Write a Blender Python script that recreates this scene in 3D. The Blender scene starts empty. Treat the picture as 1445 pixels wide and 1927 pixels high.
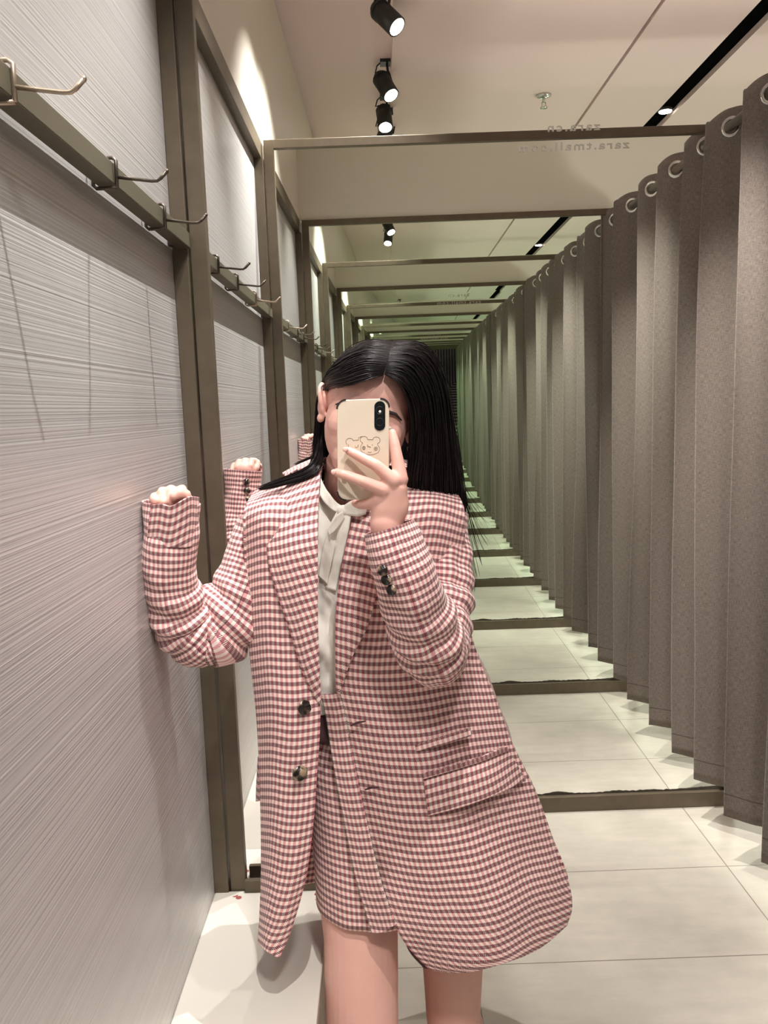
import bpy, bmesh, math, random
from mathutils import Vector, Matrix, noise
random.seed(7)
R = math.radians
scene = bpy.context.scene
COL = scene.collection

# ------------------------------------------------------------------ camera
W, H, F = 1445.0, 1927.0, 1540.0
HC = 1.5
YAW, PITCH, ROLL = 0.001583, -0.12641, 0.036
fw = Vector((math.sin(YAW)*math.cos(PITCH), math.cos(YAW)*math.cos(PITCH), math.sin(PITCH)))
rt = fw.cross(Vector((0, 0, 1))).normalized()
up = rt.cross(fw)
rt, up = (math.cos(ROLL)*rt - math.sin(ROLL)*up), (math.sin(ROLL)*rt + math.cos(ROLL)*up)
CAM = Vector((0, 0, HC))
cd = bpy.data.cameras.new('camera')
cd.sensor_fit = 'VERTICAL'
cd.sensor_height = 24.0
cd.lens = F/H*24.0
cd.clip_start = 0.02
cam = bpy.data.objects.new('camera', cd)
COL.objects.link(cam)
m = Matrix((rt, up, -fw)).transposed().to_4x4()
m.translation = CAM
cam.matrix_world = m
scene.camera = cam


def P(px, py, D):
    """a point of the real place: the direction measured in the photograph, at depth D metres"""
    d = fw + rt*((px-W/2)/F) + up*((H/2-py)/F)
    return CAM + d*(D/d.y)


# ------------------------------------------------------------------ materials
def srgb(r, g, b):
    f = lambda c: ((c/255.0)/12.92 if c/255.0 <= 0.04045 else ((c/255.0+0.055)/1.055)**2.4)
    return (f(r), f(g), f(b), 1.0)


def newmat(name, col, rough=0.5, metal=0.0, spec=0.5, sheen=0.0):
    mt = bpy.data.materials.new(name)
    mt.use_nodes = True
    b = mt.node_tree.nodes['Principled BSDF']
    b.inputs['Base Color'].default_value = col
    b.inputs['Roughness'].default_value = rough
    b.inputs['Metallic'].default_value = metal
    b.inputs['Specular IOR Level'].default_value = spec
    if sheen:
        b.inputs['Sheen Weight'].default_value = sheen
    return mt


class N:
    def __init__(s, mt):
        s.t = mt.node_tree
        s.b = s.t.nodes['Principled BSDF']

    def n(s, typ, **kw):
        nd = s.t.nodes.new(typ)
        for k, v in kw.items():
            setattr(nd, k, v)
        return nd

    def l(s, a, b):
        s.t.links.new(a, b)

    def math(s, op, a, b=None, c=None):
        nd = s.n('ShaderNodeMath', operation=op)
        for i, v in enumerate((a, b, c)):
            if v is None:
                continue
            if isinstance(v, (int, float)):
                nd.inputs[i].default_value = v
            else:
                s.l(v, nd.inputs[i])
        return nd.outputs[0]

    def mix(s, f, a, b):
        nd = s.n('ShaderNodeMix', data_type='RGBA')
        for i, v in ((0, f), (6, a), (7, b)):
            if isinstance(v, (int, float)):
                nd.inputs[i].default_value = v
            elif isinstance(v, tuple):
                nd.inputs[i].default_value = v
            else:
                s.l(v, nd.inputs[i])
        return nd.outputs[2]

    def noise(s, vec, scale, detail=2.0, rough=0.5):
        nd = s.n('ShaderNodeTexNoise')
        nd.inputs['Scale'].default_value = scale
        nd.inputs['Detail'].default_value = detail
        nd.inputs['Roughness'].default_value = rough
        if vec is not None:
            s.l(vec, nd.inputs['Vector'])
        return nd.outputs['Fac']

    def scalevec(s, vec, sc):
        nd = s.n('ShaderNodeMapping')
        nd.inputs['Scale'].default_value = sc
        s.l(vec, nd.inputs['Vector'])
        return nd.outputs[0]

    def coord(s, which='Object'):
        return s.n('ShaderNodeTexCoord').outputs[which]

    def bump(s, h, strength, dist):
        nd = s.n('ShaderNodeBump')
        nd.inputs['Strength'].default_value = strength
        nd.inputs['Distance'].default_value = dist
        s.l(h, nd.inputs['Height'])
        s.l(nd.outputs[0], s.b.inputs['Normal'])


def mat_check():
    mt = newmat('check_tweed', (1, 1, 1, 1), 0.85, sheen=0.15)
    n = N(mt)
    uv = n.coord('UV')
    sp = n.n('ShaderNodeSeparateXYZ')
    wob = n.noise(uv, 90.0, 1.0)
    n.l(uv, sp.inputs[0])
    wv = n.math('MULTIPLY', n.math('SUBTRACT', wob, 0.5), 0.0016)
    u = n.math('ADD', sp.outputs[0], wv)
    v = n.math('ADD', sp.outputs[1], wv)
    pu, pv = 0.0086, 0.0134
    fu = n.math('FRACT', n.math('DIVIDE', u, pu))
    fv = n.math('FRACT', n.math('DIVIDE', v, pv))
    su = n.math('LESS_THAN', fu, 0.5)
    sv = n.math('LESS_THAN', fv, 0.5)
    hat = n.math('LESS_THAN', n.math('FRACT', n.math('ADD', n.math('DIVIDE', u, 0.0021), n.math('DIVIDE', v, 0.0030))), 0.52)
    cream = srgb(247, 226, 216)
    pink = n.mix(hat, srgb(236, 182, 180), srgb(214, 142, 148))
    weft = n.mix(hat, srgb(206, 182, 172), srgb(92, 60, 60))
    mar = n.mix(hat, srgb(150, 86, 94), srgb(112, 58, 66))
    a = n.mix(su, cream, pink)
    b = n.mix(su, weft, mar)
    c = n.mix(sv, a, b)
    n.l(c, n.b.inputs['Base Color'])
    n.bump(n.noise(uv, 900.0, 2.0), 0.25, 0.0006)
    return mt


def mat_wall():
    mt = newmat('ribbed_silver_panel', srgb(205, 200, 196), 0.36, metal=0.45)
    n = N(mt)
    co = n.coord()
    f1 = n.noise(n.scalevec(co, (0.3, 0.10, 300.0)), 1.0, 2.0)
    f2 = n.noise(n.scalevec(co, (0.3, 0.10, 130.0)), 1.0, 3.0, 0.7)
    h = n.math('ADD', f1, n.math('MULTIPLY', f2, 0.45))
    rmp = n.n('ShaderNodeMapRange')
    rmp.inputs['From Min'].default_value = 0.48
    rmp.inputs['From Max'].default_value = 0.86
    n.l(h, rmp.inputs['Value'])
    n.b.inputs['Anisotropic'].default_value = 0.75
    tg = n.n('ShaderNodeTangent', direction_type='RADIAL', axis='Z')
    n.l(tg.outputs[0], n.b.inputs['Tangent'])
    n.l(n.mix(rmp.outputs[0], srgb(184, 183, 182), srgb(206, 205, 203)), n.b.inputs['Base Color'])  # faint shade of the rib lines put into the colour
    n.bump(h, 0.34, 0.003)
    return mt


def mat_floor():
    mt = newmat('cement_tile', srgb(196, 188, 174), 0.42)
    n = N(mt)
    co = n.coord()
    sp = n.n('ShaderNodeSeparateXYZ')
    n.l(co, sp.inputs[0])
    def line(out, pos, w=0.0016):
        return n.math('LESS_THAN', n.math('ABSOLUTE', n.math('SUBTRACT', out, pos)), w)
    g = line(sp.outputs[0], 1.065)
    for xx in (0.20, 1.93, -0.5):
        g = n.math('MAXIMUM', g, line(sp.outputs[0], xx))
    for yy in (0.84, 1.265, -0.42, -0.0):
        g = n.math('MAXIMUM', g, line(sp.outputs[1], yy))
    nz = n.noise(co, 3.2, 8.0, 0.62)
    nz2 = n.noise(n.scalevec(co, (3.0, 14.0, 1.0)), 2.0, 5.0, 0.6)
    mr = n.n('ShaderNodeMapRange')
    mr.inputs['From Min'].default_value = 0.32
    mr.inputs['From Max'].default_value = 0.7
    n.l(n.math('ADD', n.math('MULTIPLY', nz, 0.7), n.math('MULTIPLY', nz2, 0.3)), mr.inputs['Value'])
    base = n.mix(mr.outputs[0], srgb(162, 156, 145), srgb(190, 184, 172))
    n.l(n.mix(g, base, srgb(112, 104, 94)), n.b.inputs['Base Color'])
    n.bump(nz, 0.05, 0.002)
    return mt


def mat_curtain():
    mt = newmat('taupe_linen', srgb(128, 116, 108), 0.88, sheen=0.2)
    n = N(mt)
    uv = n.coord('UV')
    f1 = n.noise(n.scalevec(uv, (900.0, 60.0, 1.0)), 1.0, 2.0, 0.6)
    f2 = n.noise(n.scalevec(uv, (60.0, 900.0, 1.0)), 1.0, 2.0, 0.6)
    h = n.math('ADD', f1, f2)
    mr = n.n('ShaderNodeMapRange')
    mr.inputs['From Min'].default_value = 0.7
    mr.inputs['From Max'].default_value = 1.3
    n.l(h, mr.inputs['Value'])
    c = n.mix(mr.outputs[0], srgb(77, 69, 62), srgb(136, 124, 114))
    sp = n.n('ShaderNodeSeparateXYZ')
    n.l(uv, sp.inputs[0])
    st = n.math('LESS_THAN', n.math('ABSOLUTE', n.math('SUBTRACT', sp.outputs[1], 0.075)), 0.0022)
    n.l(n.mix(st, c, srgb(84, 72, 66)), n.b.inputs['Base Color'])
    n.bump(h, 0.3, 0.001)
    return mt


def mat_skin():
    mt = newmat('skin', srgb(222, 172, 158), 0.55)
    n = N(mt)
    co = n.coord()
    n.l(n.mix(n.noise(co, 14.0, 3.0), srgb(214, 160, 146), srgb(228, 182, 168)), n.b.inputs['Base Color'])
    n.b.inputs['Subsurface Weight'].default_value = 0.12
    n.b.inputs['Subsurface Radius'].default_value = (0.012, 0.005, 0.003)
    n.b.inputs['Subsurface Scale'].default_value = 1.0
    n.bump(n.noise(co, 260.0, 3.0), 0.12, 0.0006)
    return mt


def mat_button():
    mt = newmat('tortoiseshell', srgb(60, 48, 40), 0.18)
    n = N(mt)
    co = n.coord()
    mr = n.n('ShaderNodeMapRange')
    mr.inputs['From Min'].default_value = 0.45
    mr.inputs['From Max'].default_value = 0.58
    n.l(n.noise(co, 75.0, 1.5), mr.inputs['Value'])
    n.l(n.mix(mr.outputs[0], srgb(38, 31, 29), srgb(158, 136, 112)), n.b.inputs['Base Color'])
    return mt


def mat_hair():
    mt = newmat('black_hair', srgb(20, 17, 17), 0.36, spec=0.22)
    n = N(mt)
    co = n.coord()
    n.l(n.mix(n.noise(n.scalevec(co, (300, 300, 20)), 1.0, 2.0), srgb(12, 10, 11), srgb(30, 25, 25)), n.b.inputs['Base Color'])
    return mt


def mat_noisy(name, c1, c2, scale, rough, metal=0.0, bump=0.0):
    mt = newmat(name, c1, rough, metal)
    n = N(mt)
    co = n.coord()
    f = n.noise(co, scale, 4.0)
    n.l(n.mix(f, c1, c2), n.b.inputs['Base Color'])
    if bump:
        n.bump(f, bump, 0.001)
    return mt


def mat_emit(name, col, s):
    mt = newmat(name, (0, 0, 0, 1))
    b = mt.node_tree.nodes['Principled BSDF']
    b.inputs['Emission Color'].default_value = col
    b.inputs['Emission Strength'].default_value = s
    return mt


def mat_bench():
    mt = newmat('white_laminate', srgb(203, 199, 189), 0.24)
    n = N(mt)
    co = n.coord()
    vo = n.n('ShaderNodeTexVoronoi')
    vo.inputs['Scale'].default_value = 42.0
    n.l(co, vo.inputs['Vector'])
    sp = n.n('ShaderNodeSeparateXYZ')
    n.l(co, sp.inputs[0])
    corner = n.math('GREATER_THAN', sp.outputs[1], 0.54)
    spot = n.math('MULTIPLY', n.math('LESS_THAN', vo.outputs['Distance'], 0.26), n.math('GREATER_THAN', n.noise(co, 13.0, 2.0), 0.52))
    n.l(n.mix(n.math('MULTIPLY', corner, spot), srgb(203, 199, 189), srgb(150, 84, 78)), n.b.inputs['Base Color'])
    return mt


M = dict(
    check=mat_check(), wall=mat_wall(), floor=mat_floor(), curtain=mat_curtain(), skin=mat_skin(),
    button=mat_button(), hair=mat_hair(), bench=mat_bench(),
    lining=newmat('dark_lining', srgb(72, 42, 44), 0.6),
    bronze=mat_noisy('bronze_metal', srgb(112, 101, 84), srgb(92, 82, 68), 30.0, 0.42, 0.45),
    darkmetal=newmat('dark_metal', srgb(58, 52, 46), 0.4, 0.5),
    railgrey=newmat('rail_metal', srgb(106, 102, 86), 0.4, 0.4),
    hook=newmat('wire_metal', srgb(176, 160, 142), 0.3, 0.75),
    hookdark=newmat('wire_metal_dark', srgb(92, 84, 76), 0.3, 0.75),  # same wire as the lighter one, shade put into its colour
    upper=mat_noisy('white_plaster', srgb(226, 220, 206), srgb(220, 214, 200), 4.0, 0.5),
    ceil=mat_noisy('ceiling_plaster', srgb(240, 220, 216), srgb(238, 217, 212), 2.0, 0.8),
    backwall=mat_noisy('pale_plaster', srgb(218, 216, 200), srgb(214, 212, 195), 3.0, 0.7),
    black=newmat('black_recess', srgb(12, 12, 12), 0.9, spec=0.0),
    lampblack=newmat('black_enamel', srgb(34, 34, 32), 0.4),
    steel=newmat('polished_steel', srgb(205, 205, 200), 0.18, 0.9),
    rod=newmat('rod_metal', srgb(120, 112, 100), 0.35, 0.6),
    bulb=mat_emit('lamp_glow', (1.0, 0.93, 0.82, 1), 14.0),
    blouse=mat_noisy('ivory_crepe', srgb(246, 242, 232), srgb(238, 232, 220), 60.0, 0.75, 0.0, 0.25),
    case=mat_noisy('cream_phone_case', srgb(222, 207, 186), srgb(214, 198, 178), 40.0, 0.55),
    rubber=newmat('black_rubber', srgb(40, 32, 28), 0.5),
    glass=newmat('camera_glass', srgb(12, 16, 15), 0.1),
    screen=newmat('phone_screen', srgb(10, 10, 12), 0.08),
    ink=newmat('brown_ink', srgb(84, 62, 46), 0.6),
    white=newmat('white_dot', srgb(235, 235, 232), 0.4),
    brow=newmat('brow_hair', srgb(48, 38, 44), 0.7),
    lip=newmat('lip', srgb(196, 112, 108), 0.4),
    eyew=newmat('eye_white', srgb(232, 228, 224), 0.2),
    eyeb=newmat('eye_brown', srgb(40, 26, 20), 0.1),
    nail=newmat('nail', srgb(240, 190, 180), 0.25),
    rot=mat_noisy('mirror_edge_corrosion', srgb(88, 80, 68), srgb(52, 46, 40), 60.0, 0.8),
    letter=newmat('frosted_lettering', srgb(176, 170, 156), 0.35),
    sandal=newmat('black_leather', srgb(26, 24, 24), 0.4),
)


# ------------------------------------------------------------------ object helpers
def empty(name, loc, label=None, cat=None, group=None):
    o = bpy.data.objects.new(name, None)
    o.empty_display_size = 0.05
    o.location = loc
    COL.objects.link(o)
    tag(o, label, cat, group)
    return o


def tag(o, label=None, cat=None, group=None, kind=None):
    if label: o['label'] = label
    if cat: o['category'] = cat
    if group: o['group'] = group
    if kind: o['kind'] = kind
    return o


def wloc(o):
    v = Vector((0, 0, 0))
    while o is not None:
        v = v + o.location
        o = o.parent
    return v


def mk(name, verts, faces, mat, parent=None, smooth=True, uv=None, origin=None, mods=()):
    """verts in world coordinates; uv = one (u, v) per vertex"""
    off = wloc(parent) if parent is not None else Vector((0, 0, 0))
    org = Vector(origin) if origin is not None else off
    me = bpy.data.meshes.new(name)
    me.from_pydata([tuple(Vector(v)-org) for v in verts], [], faces)
    me.materials.append(mat)
    if smooth:
        me.polygons.foreach_set('use_smooth', [True]*len(me.polygons))
    if uv:
        ul = me.uv_layers.new(name='UVMap')
        li = [0]*len(me.loops)
        me.loops.foreach_get('vertex_index', li)
        flat = []
        for i in li:
            flat += uv[i]
        ul.data.foreach_set('uv', flat)
    o = bpy.data.objects.new(name, me)
    COL.objects.link(o)
    o.parent = parent
    o.location = org - off
    for typ, kw in mods:
        md = o.modifiers.new(typ.lower(), typ)
        for k, v in kw.items():
            setattr(md, k, v)
    return o


class G:
    """geometry collector"""
    def __init__(s):
        s.v, s.f, s.uv = [], [], []

    def add(s, v, f, uv=None):
        k = len(s.v)
        s.v += [Vector(a) for a in v]
        s.f += [tuple(i+k for i in q) for q in f]
        s.uv += list(uv) if uv else [(0, 0)]*len(v)
        return s

    def box(s, a, b):
        x0, y0, z0 = a
        x1, y1, z1 = b
        v = [(x0, y0, z0), (x1, y0, z0), (x1, y1, z0), (x0, y1, z0), (x0, y0, z1), (x1, y0, z1), (x1, y1, z1), (x0, y1, z1)]
        return s.add(v, [(0, 3, 2, 1), (4, 5, 6, 7), (0, 1, 5, 4), (1, 2, 6, 5), (2, 3, 7, 6), (3, 0, 4, 7)])

    def tube(s, pts, rad, n=10, cap=True, rad2=None, up0=None, uvs=False, v0=0.0):
        pts = [Vector(p) for p in pts]
        if not isinstance(rad, (list, tuple)):
            rad = [rad]*len(pts)
        if rad2 is None:
            rad2 = rad
        ref = Vector(up0) if up0 is not None else None
        rings, vs = [], []
        L = v0
        for i, p in enumerate(pts):
            a = pts[max(i-1, 0)]
            b = pts[min(i+1, len(pts)-1)]
            t = (b-a)
            t = t.normalized() if t.length > 1e-9 else Vector((0, 0, 1))
            if ref is None:
                ref = Vector((0, 0, 1)) if abs(t.z) < 0.9 else Vector((1, 0, 0))
            s1 = (ref - t*ref.dot(t)).normalized()
            s2 = t.cross(s1)
            ref = s1
            if i:
                L += (p-pts[i-1]).length
            ring = []
            nn = n+1 if uvs else n
            for k in range(nn):
                an = 2*math.pi*k/n
                ring.append(p + s1*math.cos(an)*rad[i] + s2*math.sin(an)*rad2[i])
            rings.append(ring)
            vs.append(L)
        v, uv = [], []
        nn = len(rings[0])
        rm = sum(rad)/len(rad)
        for r_, l_ in zip(rings, vs):
            for k, q in enumerate(r_):
                v.append(q)
                uv.append((2*math.pi*k/n*rm, l_))
        f = []
        for i in range(len(rings)-1):
            for k in range(nn if not uvs else nn-1):
                a = i*nn+k
                b = i*nn+(k+1) % nn
                f.append((a, b, b+nn, a+nn))
        if cap and not uvs:
            f.append(tuple(range(nn))[::-1])
            f.append(tuple((len(rings)-1)*nn+k for k in range(nn)))
        return s.add(v, f, uv)

    def ell(s, c, r, n=16, mrot=None):
        c = Vector(c)
        if not isinstance(r, (list, tuple, Vector)):
            r = (r, r, r)
        v, f = [], []
        m_ = n//2
        for i in range(m_+1):
            th = math.pi*i/m_
            for k in range(n):
                ph = 2*math.pi*k/n
                q = Vector((r[0]*math.sin(th)*math.cos(ph), r[1]*math.sin(th)*math.sin(ph), r[2]*math.cos(th)))
                if mrot is not None:
                    q = mrot @ q
                v.append(c+q)
        for i in range(m_):
            for k in range(n):
                a, b = i*n+k, i*n+(k+1) % n
                f.append((a, a+n, b+n, b))
        return s.add(v, f)

    def make(s, name, mat, parent=None, **kw):
        use_uv = kw.pop('use_uv', False)
        return mk(name, s.v, s.f, mat, parent, uv=s.uv if use_uv else None, **kw)


def bevel(w=0.002, seg=2):
    return ('BEVEL', dict(width=w, segments=seg, limit_method='ANGLE'))


def crom(p, t):
    """Catmull-Rom through list p, t in 0..len(p)-1"""
    n = len(p)-1
    i = min(int(t), n-1)
    u = t-i
    p1, p2 = p[i], p[i+1]
    p0 = p[i-1] if i > 0 else p1*2-p2
    p3 = p[i+2] if i+2 <= n else p2*2-p1
    return 0.5*((2*p1) + (p2-p0)*u + (2*p0-5*p1+4*p2-p3)*u*u + (3*p1-p0-3*p2+p3)*u*u*u)


def lattice(lat, nu, nv):
    """lat[row][col] of Vectors -> fine grid rows[nv+1][nu+1]"""
    R_ = len(lat)-1
    C_ = len(lat[0])-1
    cols = []
    for j in range(R_+1):
        cols.append([crom(lat[j], C_*i/nu) for i in range(nu+1)])
    out = []
    for j in range(nv+1):
        out.append([crom([cols[r][i] for r in range(R_+1)], R_*j/nv) for i in range(nu+1)])
    return out


def wrinkle(p, amp, seed=0.0, sc=14.0):
    return amp*(noise.noise(Vector((p.x*sc*1.3+seed, p.y*sc, p.z*sc*0.55+seed))) + 0.5*noise.noise(Vector((p.x*sc*2.6+seed, p.y*2, p.z*sc*1.4-seed))))


def panel(name, lat, nu, nv, mat, parent, u0=0.0, v0=0.0, thick=0.003, amp=0.0, seed=0.0, sc=14.0, flip=False, tiltv=0.0, mods_extra=()):
    g = lattice([[P(*q) if not isinstance(q, Vector) else q for q in row] for row in lat], nu, nv)
    base = g
    if amp:
        g = [[q + Vector((0, wrinkle(q, amp, seed, sc), 0)) for q in row] for row in g]
    verts, uv, faces = [], [], []
    vacc = [v0]*(nu+1)
    for j in range(nv+1):
        u = u0
        for i in range(nu+1):
            if j:
                vacc[i] += (base[j][i]-base[j-1][i]).length
            if i:
                u += (base[j][i]-base[j][i-1]).length
            verts.append(g[j][i])
            uv.append((u, vacc[i] + tiltv*(u-u0)))
    for j in range(nv):
        for i in range(nu):
            a = j*(nu+1)+i
            q = (a, a+1, a+nu+2, a+nu+1)
            faces.append(q[::-1] if flip else q)
    mods = []
    if thick:
        mods.append(('SOLIDIFY', dict(thickness=thick, offset=0.0)))
    o = mk(name, verts, faces, mat, parent, uv=uv, mods=mods+list(mods_extra))
    return o


def copy_tree(o, T, label=None):
    def rec(a, par):
        c = a.copy()
        COL.objects.link(c)
        c.parent = par
        if par is not None:
            c.matrix_parent_inverse = a.matrix_parent_inverse.copy()
        for ch in a.children:
            rec(ch, c)
        return c
    c = rec(o, None)
    c.matrix_world = T @ o.matrix_world
    if label:
        c['label'] = label
    return c


# ------------------------------------------------------------------ the two facing mirrors
Y1, Y2 = 0.43, 1.65
def refl(p, n):
    n = Vector(n).normalized()
    p = Vector(p)
    m_ = Matrix.Identity(4)
    for i in range(3):
        for j in range(3):
            m_[i][j] = (1.0 if i == j else 0.0) - 2*n[i]*n[j]
    t = 2*p.dot(n)*n
    m_.translation = t
    return m_

RM2 = refl((0, Y2, 0), (0, 1, 0))
RM1 = refl((0, Y1, 0), (-0.0060, 1, -0.0036))
NB = 42
T = [Matrix.Identity(4)]
for k in range(1, NB+1):
    T.append(T[-1] @ (RM2 if k % 2 else RM1))

ORD = ['', 'first', 'second', 'third', 'fourth', 'fifth', 'sixth', 'seventh', 'eighth', 'ninth', 'tenth', 'eleventh', 'twelfth', 'thirteenth', 'fourteenth', 'fifteenth', 'sixteenth', 'seventeenth', 'eighteenth', 'nineteenth', 'twentieth', 'twenty-first', 'twenty-second', 'twenty-third', 'twenty-fourth']

# ------------------------------------------------------------------ setting of one bay
WX = -0.385        # left panel face
UX = -0.362        # upper wall face
ZT = 2.395         # top of frames
ZC = 3.10
XR = 3.2

def structure(o, kind='structure'):
    o['kind'] = kind
    return o

bay_struct, bay_things = [], []
g = G().box((WX-0.03, Y1, 0), (WX, Y2, ZT-0.058))
wl = structure(g.make('wall_left', M['wall'], smooth=False))
g = G().box((UX-0.06, Y1, ZT), (UX, Y2, ZC))
wu = structure(g.make('wall_left', M['upper'], smooth=False))
g = G().box((-0.42, Y1, -0.03), (XR, Y2, 0))
fl = structure(g.make('floor', M['floor'], smooth=False))
bay_struct = [wl, wu, fl]

# panel trim: top bar plus an end post on each side, fixed to the wall
tr = structure(G().box((WX-0.03, Y1, ZT-0.058), (UX+0.002, Y2, ZT)).make('trim_1', M['bronze'], smooth=False, mods=[bevel(0.0015)]))
p2 = structure(G().box((WX, Y2-0.03, 0), (WX+0.030, Y2-0.002, ZT-0.058)).make('trim_2', M['bronze'], smooth=False, mods=[bevel(0.0015)]))
p1 = structure(G().box((WX, Y1+0.002, 0), (WX+0.030, Y1+0.03, ZT-0.058)).make('trim_3', M['bronze'], smooth=False, mods=[bevel(0.0015)]))
bay_struct += [tr, p2, p1]

# hook rail
rail = empty('hook_rail', (WX, (Y1+Y2)/2, 1.85), 'bronze metal hook rail across the nearest ribbed wall panel', 'rail', 'hook rails along the left wall')
G().box((-0.374, Y1+0.03, 1.815), (-0.349, Y2-0.03, 1.844)).make('bar', M['railgrey'], rail, smooth=False, mods=[bevel(0.0015)])
for yy in (Y1+0.05, Y2-0.05):
    G().box((WX, yy-0.012, 1.818), (-0.374, yy+0.012, 1.840)).make('bracket', M['darkmetal'], rail, smooth=False)
bay_things.append(rail)


def hook_obj(y, mat, label):
    o = empty('wire_hook', (-0.345, y, 1.83), label, 'hook', 'wire hooks hanging on the rails')
    z0, z1 = 1.8105, 1.8500
    # a closed loop round the rail
    loop = [(-0.346, y, z0), (-0.345, y, z1-0.004), (-0.350, y, z1), (-0.372, y, z1), (-0.377, y, z1-0.005), (-0.378, y, z0+0.004), (-0.374, y, z0), (-0.346, y, z0)]
    G().tube([Vector(p)+Vector((0.0, 0.0, 0)) for p in loop], 0.0027, 8).make('loop', mat, o)
    pr = [(-0.345, y, 1.8245), (-0.320, y, 1.8210), (-0.298, y, 1.8180), (-0.291, y, 1.8180), (-0.286, y, 1.8210), (-0.277, y, 1.8300)]
    G().tube(pr, [0.0025]*4+[0.0028, 0.0031], 8).make('prong', mat, o)
    G().ell((-0.277, y, 1.8300), 0.0033, 8).make('tip', mat, o)
    return o

hooks = [hook_obj(0.85, M['hook'], 'large pale wire hook at the top left, nearest to the camera'),
         hook_obj(1.165, M['hookdark'], 'dark wire hook in the middle of the nearest rail'),
         hook_obj(1.42, M['hookdark'], 'dark wire hook at the end of the nearest rail beside the frame post')]
bay_things += hooks

# bench
bench = empty('bench', (-0.24, (Y1+Y2)/2, 0), 'low white bench fixed along the ribbed wall behind her leg', 'bench', 'white wall benches')
G().box((WX, Y1+0.01, 0.470), (-0.140, Y2-0.024, 0.494)).make('seat', M['bench'], bench, smooth=False, mods=[bevel(0.003)])
G().box((WX+0.066, Y2-0.034, 0.494), (-0.140, Y2-0.024, 0.520)).make('back_strip', M['bronze'], bench, smooth=False)
G().box((WX, Y1+0.03, 0.0), (-0.18, Y2-0.03, 0.470)).make('base', M['upper'], bench, smooth=False)
bay_things.append(bench)

# curtain with eyelets on a rod
RZ = 2.335
def curtain_x(y, z):
    ph = 2*math.pi*(y-0.47)/0.28
    t = max(0.0, min(1.0, (z-0.1)/2.3))
    a = 0.044 + 0.040*(1-t)**0.7 + 0.040*noise.noise(Vector((y*3.1, z*0.5, 3.0)))
    s_ = math.sin(ph)
    s_ = math.copysign(abs(s_)**0.75, s_)
    return 1.130 + 0.02*(1-t) - a*s_ + 0.008*noise.noise(Vector((y*9.0, z*1.3, 7.0)))

def curtain_y(y, z):
    t = max(0.0, min(1.0, (z-0.1)/2.3))
    ph = 2*math.pi*(y-0.47)/0.28
    return y + 0.030*math.sin(2*ph)*0.6 + 0.030*(1-t)*noise.noise(Vector((y*4.0, z*0.8, 11.0))) + 0.014*math.sin(4.1*z+9*y)*noise.noise(Vector((y*2.0, 5.0, 2.0)))

cur = empty('curtain', (1.14, (Y1+Y2)/2, 0), 'taupe eyelet curtain', 'curtain', 'taupe fitting room curtains')
nu, nv = 190, 70
vv, uu, ff = [], [], []
ys = [Y1+0.004 + (Y2-Y1-0.008)*i/nu for i in range(nu+1)]
for j in range(nv+1):
    s_ = 0.0
    pp = None
    for i, y in enumerate(ys):
        ztop = RZ+0.043 + 0.013*math.cos(2*math.pi*(y-0.47)/0.14)
        zbot = 0.160 + 0.018*noise.noise(Vector((y*5, 0, 0)))
        z = zbot + (ztop-zbot)*j/nv
        yy = min(max(curtain_y(y, z), Y1+0.003), Y2-0.003)
        q = Vector((curtain_x(y, z), yy, z))
        if pp is not None and j == 0:
            pass
        if pp is not None:
            s_ += (q-pp).length
        pp = q
        vv.append(q)
        uu.append((s_, z-zbot))
for j in range(nv):
    for i in range(nu):
        a = j*(nu+1)+i
        ff.append((a, a+1, a+nu+2, a+nu+1))
mk('cloth', vv, ff, M['curtain'], cur, uv=uu, mods=[('SOLIDIFY', dict(thickness=0.003, offset=0.0))])
def ring_geo(c, nrm, r, r2):
    gg = G()
    nrm = Vector(nrm).normalized()
    a1 = nrm.cross(Vector((0, 0, 1))).normalized()
    a2 = nrm.cross(a1)
    nseg = 24
    v, f = [], []
    for i in range(nseg):
        an = 2*math.pi*i/nseg
        d = a1*math.cos(an)+a2*math.sin(an)
        for k in range(8):
            bn = 2*math.pi*k/8
            v.append(Vector(c)+d*(r+r2*math.cos(bn))+nrm*(r2*0.8*math.sin(bn)))
    for i in range(nseg):
        for k in range(8):
            a = i*8+k
            b = i*8+(k+1) % 8
            c_ = ((i+1) % nseg)*8+(k+1) % 8
            d_ = ((i+1) % nseg)*8+k
            f.append((a, b, c_, d_))
    gg.add(v, f)
    return gg
k = 0
yy = 0.47
while yy < Y2-0.05:
    x = curtain_x(yy, RZ)
    e = 0.004
    t_ = Vector((curtain_x(yy+e, RZ)-curtain_x(yy-e, RZ), curtain_y(yy+e, RZ)-curtain_y(yy-e, RZ), 0)).normalized()
    nr = Vector((-t_.y, t_.x, 0))
    ring_geo((x, curtain_y(yy, RZ), RZ), nr, 0.026, 0.0065).make('eyelet', M['steel'], cur)
    yy += 0.14
bay_things.append(cur)
rod = empty('curtain_rod', (1.14, (Y1+Y2)/2, RZ), 'bronze curtain rod through the eyelets', 'curtain rod', 'curtain rods')
G().tube([(1.13, Y1+0.004, RZ), (1.13, Y2-0.004, RZ)], 0.014, 14).make('rod', M['rod'], rod)
bay_things.append(rod)


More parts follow.
